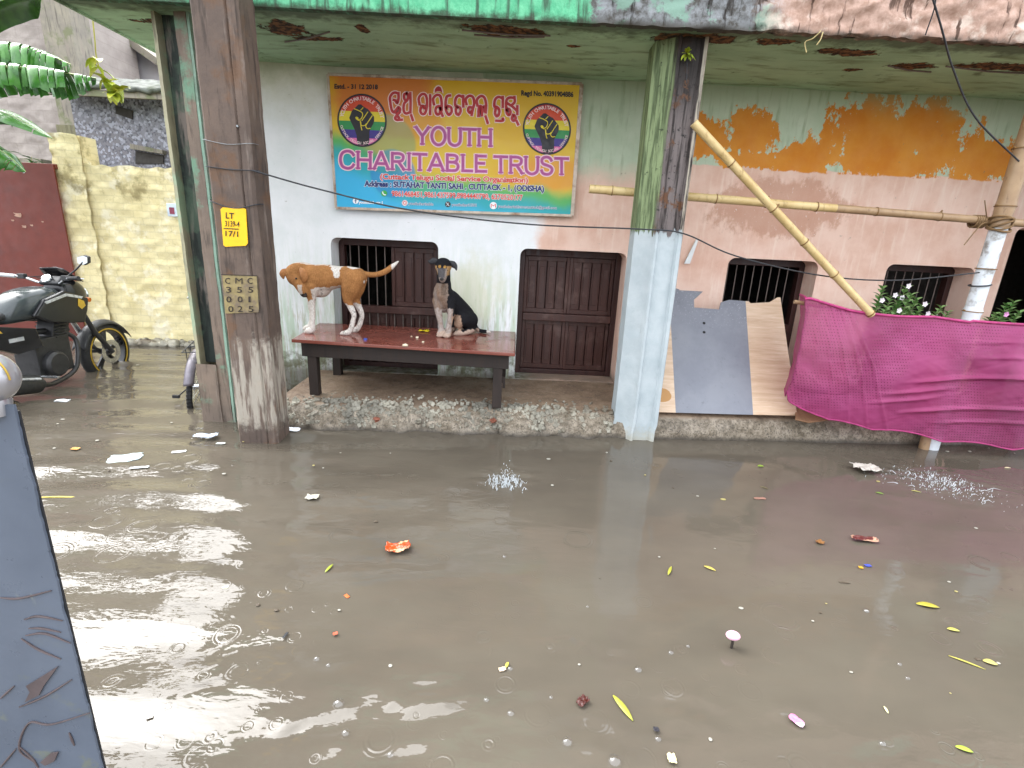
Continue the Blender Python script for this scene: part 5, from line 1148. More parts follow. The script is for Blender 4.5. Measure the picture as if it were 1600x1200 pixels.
for a, b, r in (((0, 0), (.45, .0), .009), ((0, 0), (.32, .55), .008), ((.45, 0), (.30, .62), .015), ((.30, .56), (.88, .58), .015), ((.45, 0), (.90, .50), .016), ((.86, .66), (1.08, 0), .013)): mb.tube([bp_(*a), bp_(*b)], r, 10)
mb.build('frame', M['bframe'], by, smooth=60)
MB().tube([bp_(.87, .74, -.28), bp_(.92, .72, -.1), bp_(.92, .72, .1), bp_(.87, .74, .28)], .011, 8).build('handlebar', M['chrome'], by, smooth=60)
mb = MB(); mb.ball(bp_(.26, .70), (.07, .11, .03)); mb.build('saddle', M['rubber'], by, smooth=70)
mb = MB()
for s_ in (-.055, .055): mb.tube([bp_(-.30, .40, s_), bp_(.24, .42, s_)], .005, 6); mb.tube([bp_(0, 0, s_), bp_(-.18, .405, s_)], .004, 6); mb.tube([bp_(0, 0, s_), bp_(-.02, .41, s_)], .004, 6)
mb.tube([bp_(-.30, .40, -.055), bp_(-.30, .40, .055)], .005, 6); mb.tube([bp_(-.1, .41, -.055), bp_(-.1, .41, .055)], .005, 6); mb.build('carrier', M['wire'], by)
mb = MB(); mb.tube([bp_(.45, 0, -.08), bp_(.40, -.10, -.09)], .008, 8); mb.obox(bp_(.40, -.10, -.13), (.045, .03, .01), Matrix.Identity(3)); mb.tube([bp_(.45, 0, .08), bp_(.50, .10, .09)], .008, 8); mb.obox(bp_(.50, .10, .13), (.045, .03, .01), Matrix.Identity(3)); mb.build('pedal', M['rubber'], by)
mb = MB(); mb.tube([bp_(0, 0, -.07), bp_(-.12, -.06, -.14)], .006, 8); mb.obox(bp_(-.13, -.055, -.15), (.03, .012, .014), Matrix.Identity(3)); mb.build('stand', M['rubber'], by)

# ---- bamboo
def bamboo_mat(name, a, b, dirt):
    m = Mt(name, .42, .45)
    n = m.noise(6, 5, .6); n2 = m.noise(30, 4, .6, v=m.vec((1, 1, .4)))
    q = m.mix(m.mr(n, .3, .7), a, b); q = m.mix(m.mr(n2, .55, .72, 0, .6), q, dirt); m.col(q); m.bump(n2, .2, .003); return m.m
M['bamboo'] = bamboo_mat('yellow_bamboo', c('#bfa36c'), c('#d2bb88'), c('#8b6d40')); M['bamboo_old'] = bamboo_mat('brown_bamboo', c('#94785a'), c('#a98d6c'), c('#6b523b')); M['node'] = simple('bamboo_node', c('#7c5d35'), .6)
M['limewash'] = simple('whitewashed_bamboo', c('#d4dbe0'), .6, var=.08, scale=25, dirt=c('#8f8c88'))
def cane(t, a, b, r, gap, mat, seed=0, bow=.0):
    a, b = Vector(a), Vector(b); L = (b-a).length; d = (b-a)/L; rr = random.Random(seed); z = Vector((0, 0, 1)); side = d.cross(Vector((0, 1, 0)))
    ts = np.linspace(0, 1, int(L/.03)+2); P = [a.lerp(b, t_)+z*bow*math.sin(math.pi*t_)*(1+.2*math.sin(9*t_)) for t_ in ts]; nodes = []; s_ = rr.uniform(.1, gap)
    while s_ < L: nodes.append(s_/L); s_ += gap*rr.uniform(.85, 1.15)
    rad = [r*(1+.16*max([math.exp(-((t_-n_)*L/.012)**2) for n_ in nodes] or [0])-.08*t_) for t_ in ts]
    o = MB().tube(P, rad, 14).build('culm', mat, t, smooth=60)
    for n_ in nodes:
        p = a.lerp(b, n_)+z*bow*math.sin(math.pi*n_); MB().tube([p-d*.004, p+d*.004], r*1.13, 14).build('node', M['node'], o, smooth=60)
        if rr.random() < .5: MB().tube([p+side*r*.9, p+side*(r+.018)+d*.008], [.009, .006], 7).build('bud_stub', M['node'], o)
    return o
t = thing('bamboo_pole', onY(1086, 195, 3.97), 'yellow bamboo pole slanting from the column down to the pink cloth', 'bamboo'); cane(t, onY(1084, 192, 3.96), onY(1362, 492, 4.0), .031, .42, M['bamboo'], 2)
t = thing('bamboo_pole', onY(920, 295, 4.33), 'long level bamboo pole running behind the column to the upright post', 'bamboo'); a_ = onY(921, 295, 4.33); b_ = onY(1548, 345, 4.16)
cane(t, a_, a_.lerp(b_, .62), .034, .45, M['bamboo'], 4); cane(t, a_.lerp(b_, .6), b_+(b_-a_)*.25, .031, .45, M['bamboo_old'], 6)
po = thing('bamboo_post', (3.765, 4.1, -.3), 'thick upright bamboo post, brown above and whitewashed below', 'bamboo')
cane(po, (3.775, 4.1, 1.86), (3.79, 4.1, 3.0), .062, .36, M['bamboo_old'], 8); cane(po, (3.75, 4.1, -.3), (3.775, 4.1, 1.86), .062, .34, M['limewash'], 9)
M['rope'] = simple('coir_rope', c('#7a6040'), .9)
mb = MB()
for k in range(5):
    z = 1.86+k*.014; P = [Vector((3.775+math.cos(a)*.074, 4.1+math.sin(a)*.074, z+.03*math.sin(a+k))) for a in np.linspace(0, 2*math.pi, 19)]; mb.tube(P, .008, 6, cap=False)
for k in range(5):
    x = 3.63+k*.018; yy = 4.18; P = [Vector((x, yy+math.cos(a)*.045, 1.905+math.sin(a)*.045)) for a in np.linspace(0, 2*math.pi, 15)]; mb.tube(P, .007, 6, cap=False)
mb.tube(smoothpath([(3.68, 4.1, 1.9), (3.6, 4.07, 1.87), (3.5, 4.05, 1.72)], 5), .004, 5); mb.tube(smoothpath([(3.66, 4.1, 1.93), (3.6, 4.06, 1.98), (3.56, 4.05, 2.05)], 5), .004, 5)
mb.build('rope_lashing', M['rope'], po, smooth=70)
P = [Vector((3.762+math.cos(a)*.068, 4.1+math.sin(a)*.068, 1.42+.01*math.cos(a))) for a in np.linspace(0, 2*math.pi, 19)]; MB().tube(P, .006, 6, cap=False).build('wire_tie', M['wire'], po)
t = thing('bamboo_stake', (3.68, 4.03, -.3), 'short cut bamboo stake standing in the water under the pink cloth', 'bamboo'); cane(t, (3.68, 4.06, -.3), (3.69, 4.12, .5), .04, .3, M['bamboo_old'], 11)

# ---- plywood sheet, cardboard
def board_mat():
    m = Mt('laminated_board', .4, .45); X, Y, Z = m.xyz
    gr = m.noise(5, 6, .65, v=m.vec((.5, 1, 6)), dist=.4); gr2 = m.noise(18, 5, .65, v=m.vec((.3, 1, 5)))
    lam = m.mix(m.mr(gr, .3, .7), c('#cdb49a'), c('#b99c80')); lam = m.mix(m.mr(gr2, .5, .72, 0, .5), lam, c('#dccab4'))
    n = m.noise(3, 6, .65); g_ = m.mix(m.mr(n, .3, .7), c('#6f727c'), c('#80838b')); g_ = m.mix(m.mr(m.noise(14, 6, .75, off=3), .58, .72, 0, .5), g_, c('#565861'))
    g_ = m.mix(m.ma('MULTIPLY', m.mr(m.noise(70, 3, .6), .60, .68), m.mr(Z, .62, .85)), g_, c('#9b9da3'))
    # stripes: X bounds drift with height as the dark band narrows upward
    l_ = m.ma('ADD', .225, m.ma('MULTIPLY', Z, .0)); r_ = m.ma('SUBTRACT', .905, m.ma('MULTIPLY', Z, -.04))
    mid = m.ma('MULTIPLY', m.ma('GREATER_THAN', X, l_), m.ma('LESS_THAN', X, r_)); q = m.mix(mid, lam, g_)
    q = m.mix(m.mr(m.ma('ADD', m.ell(X, Z, .10, .13, .11, .06), m.ma('MULTIPLY', m.ma('SUBTRACT', n, .5), .8)), .0, .05), q, c('#a8793c'))
    m.col(q); m.rough(m.mr(n, .3, .7, .28, .55)); m.bump(gr2, .12, .004); return m.m
BP0 = Vector((1.25, 4.12, .215)); BT = Vector((1.25, 4.82, 1.30)); bn = Vector((0, -(BT.z-BP0.z), BT.y-BP0.y)).normalized()
def bpx(x, y): return onP(1000+x/2.6667, 380+y/2.6667, BP0, bn)
bd = thing('plywood_sheet', BP0, 'broken plywood sheet with a grey stripe leaning against the wall by the column', 'board')
# local axes of the sheet: X along, Z up the slope; kept upright in its own frame so the laminate follows it
out = [(60, 705), (100, 450), (150, 188), (163, 192), (165, 196), (262, 201), (240, 222), (225, 235), (226, 268), (330, 276), (338, 246), (372, 236), (452, 242), (462, 250), (540, 246), (572, 226), (585, 226), (620, 470), (655, 718), (400, 713)]
P = [bpx(*q) for q in out]; P[0] = Vector((1.25, BP0.y, BP0.z)); P[1] = BP0.lerp(BT, .45); P[2] = Vector((1.47, 0, 0)); tt = bpx(150, 188); P[2] = Vector((tt.x, tt.y, tt.z))
mb = MB(); mb.prism(P, bn*-.016); mb.build('board', board_mat(), bd)
M['hole'] = simple('bored_hole', (.01, .01, .01), .9)
for x, y in ((267, 333), (267, 371)):
    p = bpx(x, y)+bn*.0015; MB().lathe(p, [(0, .0012), (.012, .001), (.013, -.001)], bn, 12).build('bored_hole', M['hole'], bd)
M['card'] = simple('wet_cardboard', c('#86654a'), .75, var=.15, scale=5, dirt=c('#6b4d38'))
P = [onZ(x, y, z) for x, y, z in ((1243, 655, .24), (1243, 640, .27), (1290, 615, .42), (1322, 652, .27), (1265, 660, .22))]
mb = MB(); mb.prism(P, (0, .006, -.012)); o = mb.build('cardboard_scrap', M['card'], bevel=.003, loc=P[0]); tag(o, 'torn brown cardboard scrap between the plywood sheet and the pink cloth', 'cardboard')

# ---- pink cloth on its rail
def cloth_mat():
    m = Mt('pink_dotted_cloth', .55, .35); X, Y, Z = m.xyz
    v = m.node('ShaderNodeTexVoronoi', {'Vector': m.node('ShaderNodeCombineXYZ', {0: m.ma('ADD', X, m.ma('MULTIPLY', Z, .35)), 1: Z, 2: 0.0}).outputs[0], 'Scale': 42, 'Randomness': .15}, feature='F1', voronoi_dimensions='2D').outputs['Distance']
    dot = m.mr(v, .16, .24, 1, 0); fade = m.mr(m.noise(2.2, 3, .5), .40, .55); n = m.noise(2.5, 5, .6)
    q = m.mix(m.mr(n, .3, .7), c('#9f3a6c'), c('#b04f82')); q = m.mix(m.ma('MULTIPLY', m.ma('MULTIPLY', dot, fade), .9), q, c('#5d1a3c'))
    q = m.mix(m.mr(m.noise(1.4, 5, .6, off=4), .52, .66, 0, .45), q, c('#85305a')); m.col(q)
    weave = m.noise(300, 2, .5); m.bump(weave, .15, .001)
    tl = m.node('ShaderNodeBsdfTranslucent', {'Color': c('#a03c68')}); tr = m.node('ShaderNodeBsdfTransparent', {'Color': (1, .82, .9)})
    m1 = m.node('ShaderNodeMixShader', {0: .25}); m.t.links.new(m.b.outputs[0], m1.inputs[1]); m.t.links.new(tl.outputs[0], m1.inputs[2])
    m2 = m.node('ShaderNodeMixShader', {0: m.mr(m.noise(1.6, 2, .5), .35, .65, .06, .26)}); m.t.links.new(m1.outputs[0], m2.inputs[1]); m.t.links.new(tr.outputs[0], m2.inputs[2]); m.t.links.new(m2.outputs[0], m.o.inputs[0]); return m.m
pc = thing('pink_cloth', (3.4, 4.05, .1), 'sheer pink dotted cloth hung as a screen along the plinth', 'cloth')
Xk = [2.30, 2.36, 2.7, 3.1, 3.75, 4.2, 5.4]; top = [1.24, 1.262, 1.20, 1.165, 1.145, 1.135, 1.12]; bot = [.62, .40, .245, .20, .115, .075, .10]
def clothf(u, v):
    s_ = u*1.08-.08
    if s_ < 0: x = 2.33-s_*2.6; ztop, zbot = 1.262, .44
    else: x = 2.33+s_*3.1; ztop, zbot = float(np.interp(x, Xk, top)), float(np.interp(x, Xk, bot))
    zbot += .035*abs(math.sin(x*5.1))*min(1, max(0, s_)*8)
    zt = ztop-.025*abs(math.sin((x-2.3)*2.9))*(1 if x < 3.7 else .4)
    z = zt+(zbot-zt)*v
    lean = -.10*v if x > 2.7 else -.10*v*max(0, (x-2.33)/.37)
    bil = math.sin(math.pi*v)
    y = 4.005+.6*lean-.07*bil*(1+.5*vnoise(x*1.9, v*2, 3))
    if s_ < 0: y += -s_/.08*.45
    y += .018*bil*vnoise(x*3.2, v*4, 6)+.007*vnoise(x*15+v*9, v*22, 8)*min(1, v*6)*(.4+.6*abs(vnoise(x*1.3, v*2, 5)))
    dgl = (z-.62)-.05*math.sin(x*2)                     # taut folds running sideways
    for zc, am, x0_, x1_ in ((.02, .03, 3.2, 4.9), (-.06, .02, 3.0, 3.7), (-.13, .018, 2.9, 3.6), (-.24, .026, 3.2, 4.4), (-.36, .018, 3.5, 5), (.18, .014, 3.7, 4.3), (.30, .012, 3.6, 4.2)):
        y -= am*math.exp(-((dgl-zc-.05*(x-3.6))/.016)**2)*min(1, max(0, (x-x0_)*4))*min(1, max(0, (x1_-x)*4))
    for k in range(5):                                  # gathers falling from the rail at the left
        xc = 2.42+.07*k+.25*v*(k+1)*.4; y -= .016*math.exp(-((x-xc)/.014)**2)*(1-.5*v)
    return (x+.012*vnoise(z*8, x*3, 2)*bil, y, z)
mb = MB(); mb.grid(clothf, 300, 130); mb.build('cloth_sheet', cloth_mat(), pc, smooth=180)
mb = MB(); mb.tube([tuple(Vector(clothf(u, 0))+Vector((0, -.004, .004))) for u in np.linspace(.0, 1, 160)], .011, 8); mb.build('hem', simple('pink_hem', c('#a8326c'), .6), pc, smooth=80)
mb = MB(); mb.tube([tuple(Vector(clothf(u, 1))+Vector((0, -.002, 0))) for u in np.linspace(.0, 1, 160)], .006, 8); mb.build('hem', simple('pink_lower_hem', c('#9c3068'), .6), pc, smooth=80)
MB().tube([(2.3, 4.10, 1.22), (3.1, 4.06, 1.13), (3.68, 4.04, 1.10), (5.4, 4.06, 1.08)], .016, 8).build('rail', M['bamboo_old'], pc, smooth=60)

# ---- periwinkles behind the cloth
M['vinca'] = leaf_mat('periwinkle_leaf', c('#5d9149'), c('#93b878'), .35); M['petal_w'] = simple('white_petal', c('#ece6ea'), .6, var=.03); M['petal_p'] = simple('pink_petal', c('#d99ac6'), .6, var=.05); M['stalk'] = simple('green_stalk', c('#6d7f4a'), .6)
def periwinkle(tips, base, label, petal, seed, y0):
    rr = random.Random(seed); t = thing('periwinkle_plant', base, label, 'flowering plant', 'periwinkle plants behind the pink cloth'); lf = MB(); st = MB()
    for (x, y) in tips:
        tip = onY(x, y, y0+rr.uniform(-.06, .06)); b = Vector(base)+Vector((rr.uniform(-.05, .05), rr.uniform(-.04, .04), 0)); P = smoothpath([b, Vector((b.x*.5+tip.x*.5, y0, b.z*.45+tip.z*.55)), tip], 8)
        st.tube(P, [.007*(1-.6*i/(len(P)-1)) for i in range(len(P))], 6); L = sum((P[i+1]-P[i]).length for i in range(len(P)-1)); nn = 17
        for k in range(nn):
            f = (.50+.50*k/(nn-1))*(len(P)-1); i = min(int(f), len(P)-2); p = P[i].lerp(P[i+1], f-i); a = k*1.57+rr.uniform(-.4, .4)
            for s_ in (0, math.pi): leafblade(lf, p, (math.cos(a+s_), math.sin(a+s_), .35+.05*k), rr.uniform(.06, .095)*(1-.25*k/nn), .038, curl=.3)
        if rr.random() < .35:
            fl = MB(); fp = tip+Vector((rr.uniform(-.02, .02), -.02, .03))
            for k in range(5): a = 2*math.pi*k/5; leafblade(fl, fp, (math.cos(a), -.35, math.sin(a)), .026, .022, up=(0, -1, 0), curl=.1)
            fl.build('flower', petal, t)
    lf.build('foliage', M['vinca'], t, smooth=80); st.build('stalk', M['stalk'], t); return t
periwinkle([(1378, 452), (1392, 466), (1385, 484), (1372, 474), (1400, 490)], (3.05, 4.4, .2), 'leftmost periwinkle, leafy and close to the slanting bamboo', M['petal_w'], 2, 4.4)
periwinkle([(1415, 452), (1405, 470), (1432, 470), (1420, 486), (1440, 480), (1424, 462)], (3.2, 4.42, .2), 'tallest white periwinkle, second from the slanting bamboo', M['petal_w'], 5, 4.42)
periwinkle([(1445, 495), (1470, 482), (1480, 490), (1455, 500), (1462, 492)], (3.45, 4.45, .2), 'low spreading periwinkle left of the whitewashed post', M['petal_w'], 7, 4.45)
periwinkle([(1555, 492), (1572, 478), (1584, 474), (1545, 500), (1566, 496), (1592, 490)], (4.15, 4.4, .2), 'pink flowered periwinkle right of the whitewashed post', M['petal_p'], 9, 4.4)
periwinkle([(1660, 470), (1640, 500)], (4.7, 4.45, .2), 'periwinkle at the far right end of the pink cloth', M['petal_p'], 12, 4.45)

# ---- wires and hanging bits
def cable(pts, r, label, loc=None):
    P = smoothpath(pts, 10); o = MB().tube(P, r, 7).build('cable', M['wire'], smooth=80, loc=pts[0]); return tag(o, label, 'cable')
cable([Vector((px1, py0-.004, 1.965)), onY(500, 296, 3.72), onY(640, 328, 3.8), onY(820, 350, 3.88), onY(1000, 358, 3.945), onY(1068, 365, 3.945), onY(1150, 400, 3.99), onY(1280, 430, 4.02), onY(1400, 438, 4.02), onY(1530, 426, 4.015)], .0055, 'thin black cable sagging from the front pole past the column to the bamboo post')
cable([onY(1440, -60, 3.6), onY(1470, 40, 3.7), onY(1490, 110, 3.85), onY(1525, 185, 3.95), onY(1592, 252, 4.03)], .006, 'black cable hanging from the roof edge to the upright bamboo post')
cable([onY(1452, -50, 3.62), onY(1462, 0, 3.66), onY(1446, 55, 3.72)], .004, 'short black cable end dangling from the broken roof edge')
M['paper'] = simple('white_torn_paper', c('#dfe4e4'), .7, var=.04)
mb = MB(); mb.prism([onY(x, y, 4.965) for x, y in ((1088, 374), (1091, 376), (1078, 412), (1069, 412), (1078, 394))], (0, .012, 0)); o = mb.build('paper_strip', M['paper'], loc=onY(1080, 394, 4.965)); tag(o, 'torn white paper strip hanging on the wall beside the column', 'paper')
gs = thing('wall_weed', onY(1080, 85, 3.95), 'small fern sprouting high on the dark column', 'plant'); mb = MB(); rr = random.Random(8)
for k in range(12): leafblade(mb, onY(1074, 84, 3.955), (rr.uniform(-1, 1), -.8, rr.uniform(-.7, .8)), rr.uniform(.05, .09), .025, curl=.4)
mb.build('foliage', M['creeper'], gs); MB().tube([onY(1074, 84, 3.96), onY(1073, 130, 3.955)], .003, 5).build('root', M['wire'], gs)
M['straw'] = simple('dry_root', c('#b9aa78'), .8)
mb = MB(); mb.tube(smoothpath([onY(1283, 48, 3.8), onY(1270, 60, 3.82), onY(1258, 66, 3.84), onY(1260, 82, 3.84)], 5), .004, 5); mb.tube(smoothpath([onY(1286, 50, 3.8), onY(1282, 62, 3.8), onY(1276, 70, 3.81)], 5), .004, 5); o = mb.build('dry_roots', M['straw'], loc=onY(1283, 48, 3.8)); tag(o, 'wisps of dry root hanging under the broken roof edge', 'roots')

# ---- near gate leaf
def gate_mat():
    m = Mt('blue_grey_gate_paint', .38, .5); X, Y, Z = m.xyz
    n = m.noise(3, 5, .6); q = m.mix(m.mr(n, .3, .7), c('#525b69'), c('#5e6775')); n2 = m.noise(11, 6, .7, off=3)
    q = m.mix(m.ma('MULTIPLY', m.mr(n2, .56, .66), m.mr(m.ma('ADD', Z, m.ma('MULTIPLY', n, .3)), .55, .95, .9, .12)), q, c('#6a6f66'))
    q = m.mix(m.mr(m.noise(7, 5, .65, v=m.vec((1, 1, .4)), off=0), .64, .72, 0, .7), q, c('#9aa08e')); m.col(q); m.rough(m.mr(n2, .3, .7, .25, .5)); m.bump(n, .1, .01); return m.m
ng = thing('gate_leaf', (-1.3, 1.0, -.2), 'blue-grey sheet metal gate leaf with a ball finial at the near left', 'gate')
mb = MB()
def ge(z): return -1.046+.0025*vnoise(z*22, 1, 3)+.0012*vnoise(z*90, 2, 5)
zs = np.linspace(-.3, 1.215, 160); edge = [Vector((ge(z), 1.0, z)) for z in zs]
mb.prism([Vector((-1.9, 1.0, -.3))]+edge+[Vector((-1.9, 1.0, 1.215))], (0, .006, 0)); mb.build('sheet', gate_mat(), ng)
MB().box(-1.052, -1.0445, 1.0065, 1.011, -.3, 1.2).build('shaded_edge', M['wire'], ng)  # black strip stands in for the shaded side face of the sheet
M['finial'] = simple('pale_grey_metal', c('#a8a7ab'), .22, .5, var=.08); fc_ = onY(-27, 592, 1.0)
mb = MB(); mb.ball(Vector((fc_.x, 1.005, fc_.z)), .056, 32, 20); mb.lathe((fc_.x, 1.005, 1.19), [(.03, 0), (.034, .03), (.03, .05)], n=20); fo = mb.build('finial', M['finial'], ng, smooth=60)
mb = MB(); P = [Vector((fc_.x+.0565*math.cos(a), 1.0, fc_.z+.0565*math.sin(a))) for a in np.linspace(R(0), R(150), 20)]; mb.tube(P, .0018, 6); mb.build('brass_ring', M['gold'], fo, smooth=60)
M['twig'] = simple('dried_tendril', c('#554a4a'), .8); YG = .998
tw = MB()
for l_ in ([(0, 934), (30, 935), (80, 923)], [(38, 968), (60, 963), (98, 970)], [(45, 982), (65, 982), (95, 988)], [(40, 993), (70, 990), (110, 1005)], [(33, 998), (60, 1015), (95, 1030)], [(30, 1105), (70, 1088), (112, 1062)], [(0, 1092), (22, 1072)], [(55, 1192), (30, 1170), (45, 1130), (80, 1132), (140, 1114)], [(28, 1165), (50, 1185), (60, 1200)], [(108, 1145), (116, 1165)], [(0, 1200), (25, 1170)]):
    P = smoothpath([onY(x, y, YG) for x, y in l_], 6); tw.tube(P, [.0014+.0014*math.sin(math.pi*i/(len(P)-1)) for i in range(len(P))], 6)
tw.build('dried_tendril', M['twig'], ng)
for l_ in ([(42, 1071), (60, 1060), (92, 1040), (70, 1070), (62, 1085), (40, 1096), (48, 1080)], [(64, 1190), (80, 1176), (92, 1174), (86, 1188), (72, 1195)]):
    mb = MB(); mb.prism([onY(x, y, YG) for x, y in l_], (0, -.003, 0)); mb.build('dead_leaf', M['twig'], ng)

# ---- floating litter
def lm(h, r=.45): return simple('litter_'+{'#': 'tint'}.get(h[0], 'tint'), c(h), r, var=.15, scale=40)
LIT = {}
def litmat(h):
    if h not in LIT: LIT[h] = lm(h)
    return LIT[h]
def flake(px, py, L, W, ang, h, name, label, cat, lift=.004, curl=.3, seed=0, mats=None):
    """thin crumpled flake on the water, L x W metres, turned ang degrees"""
    rr = random.Random(seed or int(px*7+py)); p = onZ(px, py, .004); n, m_ = 16, 11; a = R(ang); mb = MB(); out = [rr.uniform(.82, 1) for _ in range(40)]; ph = rr.uniform(0, 6)
    def fn(u, v):
        s_, t_ = u*2-1, v*2-1; k = 1-.16*abs(math.sin(3*s_+ph)*t_)-.10*abs(math.sin(4*t_+ph)*s_); x = s_*L/2*k; y = t_*W/2*k
        return (p.x+x*math.cos(a)-y*math.sin(a), p.y+x*math.sin(a)+y*math.cos(a), .005+lift*.5+curl*min(L, W)*.35*(.42*vnoise(s_*2.1+ph, t_*2.3, 4)+.26*abs(vnoise(s_*5+ph, t_*4.6, 7))+.10*s_*s_+.08*t_*t_))
    mb.grid(fn, n, m_); o = mb.build(name, mats or litmat(h), smooth=60, loc=p); so = o.modifiers.new('s', 'SOLIDIFY'); so.thickness = .0022; return tag(o, label, cat)
def wrapper_mat(name, a, b):
    m = Mt(name, .25, .5); n = m.noise(14, 4, .6); m.col(m.mix(m.mr(n, .50, .56), c(a), c(b))); m.bump(m.noise(45, 4, .6), .6, .006); return m.m
WRAP = {(622, 858): wrapper_mat('orange_foil', '#b5481c', '#d6a680'), (1350, 844): wrapper_mat('brown_foil', '#5a2a26', '#b58c74'), (1244, 1128): wrapper_mat('pink_foil', '#c477a4', '#e0c2d3')}
def fleaf(px, py, L, W, ang, h, label, name='floating_leaf'):
    p = onZ(px, py, .007); mb = MB(); leafblade(mb, p, (math.cos(R(ang)), math.sin(R(ang)), .02), L, W, curl=.05); o = mb.build(name, litmat(h), smooth=80, loc=p); so = o.modifiers.new('s', 'SOLIDIFY'); so.thickness = .0018; return tag(o, label, 'leaf')
for a in ((98, 628, .12, .07, 10, '#d9dde0', 'plastic_scrap', 'white plastic scrap floating below the motorcycle muffler', 'litter', .02, .8), (196, 716, .22, .15, 25, '#b9ccd0', 'plastic_sheet', 'flat pale blue-white plastic sheet floating left of the front pole', 'litter', .004, .15),
          (322, 684, .19, .08, 14, '#bccbe0', 'plastic_bag', 'crumpled blue-white plastic bag floating by the foot of the rear pole', 'litter', .03, 1), (345, 693, .07, .03, 10, '#d5e0da', 'plastic_scrap', 'small pale scrap just right of the crumpled plastic bag', 'litter'), (280, 706, .10, .04, 25, '#d6d6d2', 'paper_scrap', 'white paper scrap between the pale sheet and the plastic bag', 'litter'),
          (218, 731, .12, .03, 18, '#d8dcde', 'plastic_strip', 'narrow white strip floating just below the pale plastic sheet', 'litter'), (456, 673, .15, .09, 0, '#dfe3e8', 'foam_clump', 'white foam clump at the right side of the front pole', 'foam', .02, .6), (118, 702, .06, .045, 0, '#b97f24', 'orange_peel', 'orange peel floating in the lane at left', 'peel', .01, .6),
          (488, 779, .08, .06, 0, '#c3bfae', 'sunken_cup', 'pale cup half sunk below the foam clump', 'cup', .02, 1), (622, 858, .14, .09, 15, '#a8431c', 'snack_wrapper', 'crumpled orange snack wrapper in the middle of the water', 'wrapper', .02, 1.3), (1350, 844, .16, .055, -4, '#5d332d', 'snack_wrapper', 'dark red and tan wrapper floating at the right', 'wrapper', .02, .9),
          (1356, 884, .035, .02, 0, '#3b4aa6', 'plastic_scrap', 'tiny blue scrap below the dark red wrapper', 'litter'), (1345, 887, .025, .02, 0, '#c8962a', 'plastic_scrap', 'tiny orange bit beside the blue scrap', 'litter'), (1281, 848, .05, .04, 20, '#7a5226', 'dead_leaf', 'rusty brown leaf left of the dark red wrapper', 'leaf', .01, 1), (1352, 736, .20, .15, 5, '#b5afa6', 'plastic_bag', 'greyish clear plastic bag bulging from the water under the cardboard', 'litter', .05, .9),
          (1244, 1128, .055, .035, -55, '#bd6f9c', 'candy_wrapper', 'pink candy wrapper floating at the lower right', 'wrapper', .012, .8), (910, 1098, .05, .035, 40, '#45180f', 'dead_leaf', 'curled dark red leaf near the bottom middle', 'leaf', .015, 1.6), (1049, 1187, .03, .035, 0, '#d8cf9c', 'paper_scrap', 'cream scrap at the very bottom edge of the picture', 'litter', .01, .8), (446, 993, .035, .012, 80, '#1f2226', 'plastic_scrap', 'small black scrap floating in the lower left middle', 'litter'),
          (542, 932, .03, .018, -40, '#c0602c', 'dead_leaf', 'tiny orange leaf above the black scrap', 'leaf'), (524, 991, .022, .018, 30, '#b5553a', 'dead_leaf', 'tiny red bit right of the black scrap', 'leaf'), (1025, 1142, .022, .018, 0, '#24222a', 'seed_pod', 'dark round seed near the bottom middle', 'seed', .014, .6), (785, 1046, .03, .02, 20, '#c9b49a', 'paper_scrap', 'tiny tan scrap in the lower middle', 'litter'), (234, 1121, .022, .013, 25, '#d8d0c4', 'paper_scrap', 'tiny white bit in the bright water at lower left', 'litter'),
          (352, 918, .03, .02, 10, '#e6ddb8', 'paper_scrap', 'cream bit at the edge of the bright water', 'litter'), (1187, 779, .09, .03, 5, '#8f6a5c', 'sunken_scrap', 'dull pinkish shape just under the surface at right', 'litter')):
    flake(*a, mats=WRAP.get(a[:2]))
for a in ((508, 894, .07, .014, 78, '#8a9434', 'thin upright yellow-green leaf left of the orange wrapper'), (1044, 898, .085, .014, 62, '#9b9a38', 'slim yellow leaf standing out right of centre'), (1100, 884, .06, .018, -35, '#b9a653', 'curled tan leaf right of the slim yellow leaf'), (1432, 943, .10, .032, -10, '#a39838', 'bright yellow leaf at the right'), (1480, 982, .05, .02, -12, '#aaa552', 'smaller pale yellow leaf below the bright yellow one'),
          (1536, 1032, .05, .028, -20, '#b0a55e', 'oval yellow leaf at the lower right'), (1482, 1024, .12, .008, -32, '#a8a04a', 'thin straw beside the oval yellow leaf'), (1184, 728, .05, .025, 5, '#86a636', 'small green leaf floating under the plywood sheet'), (958, 1086, .11, .022, -62, '#97983c', 'sunken yellow-green leaf near the bottom middle'), (1493, 1166, .05, .018, -20, '#93a73a', 'green leaf near the bottom right corner'),
          (1368, 769, .05, .018, -25, '#6d8f3a', 'small green leaf below the clear plastic bag'), (60, 777, .24, .012, 8, '#c4b44a', 'long yellow stalk floating beside the near gate'), (1310, 909, .06, .006, -5, '#4b4233', 'dark twig below the dark red wrapper'), (1188, 760, .05, .012, -35, '#5f5a3a', 'tiny dark leaf between the plywood and the dark red wrapper'), (1424, 766, .06, .012, -20, '#a3a05a', 'pale leaf below the falling water splash'), (1570, 731, .06, .02, 10, '#cfc7a0', 'cream leaf near the right edge below the cloth'), (790, 1043, .03, .012, 70, '#b9b04a', 'tiny yellow leaf in the lower middle'), (1388, 1114, .03, .008, 80, '#d9d6a0', 'upright pale splinter at the lower right')):
    fleaf(*a)
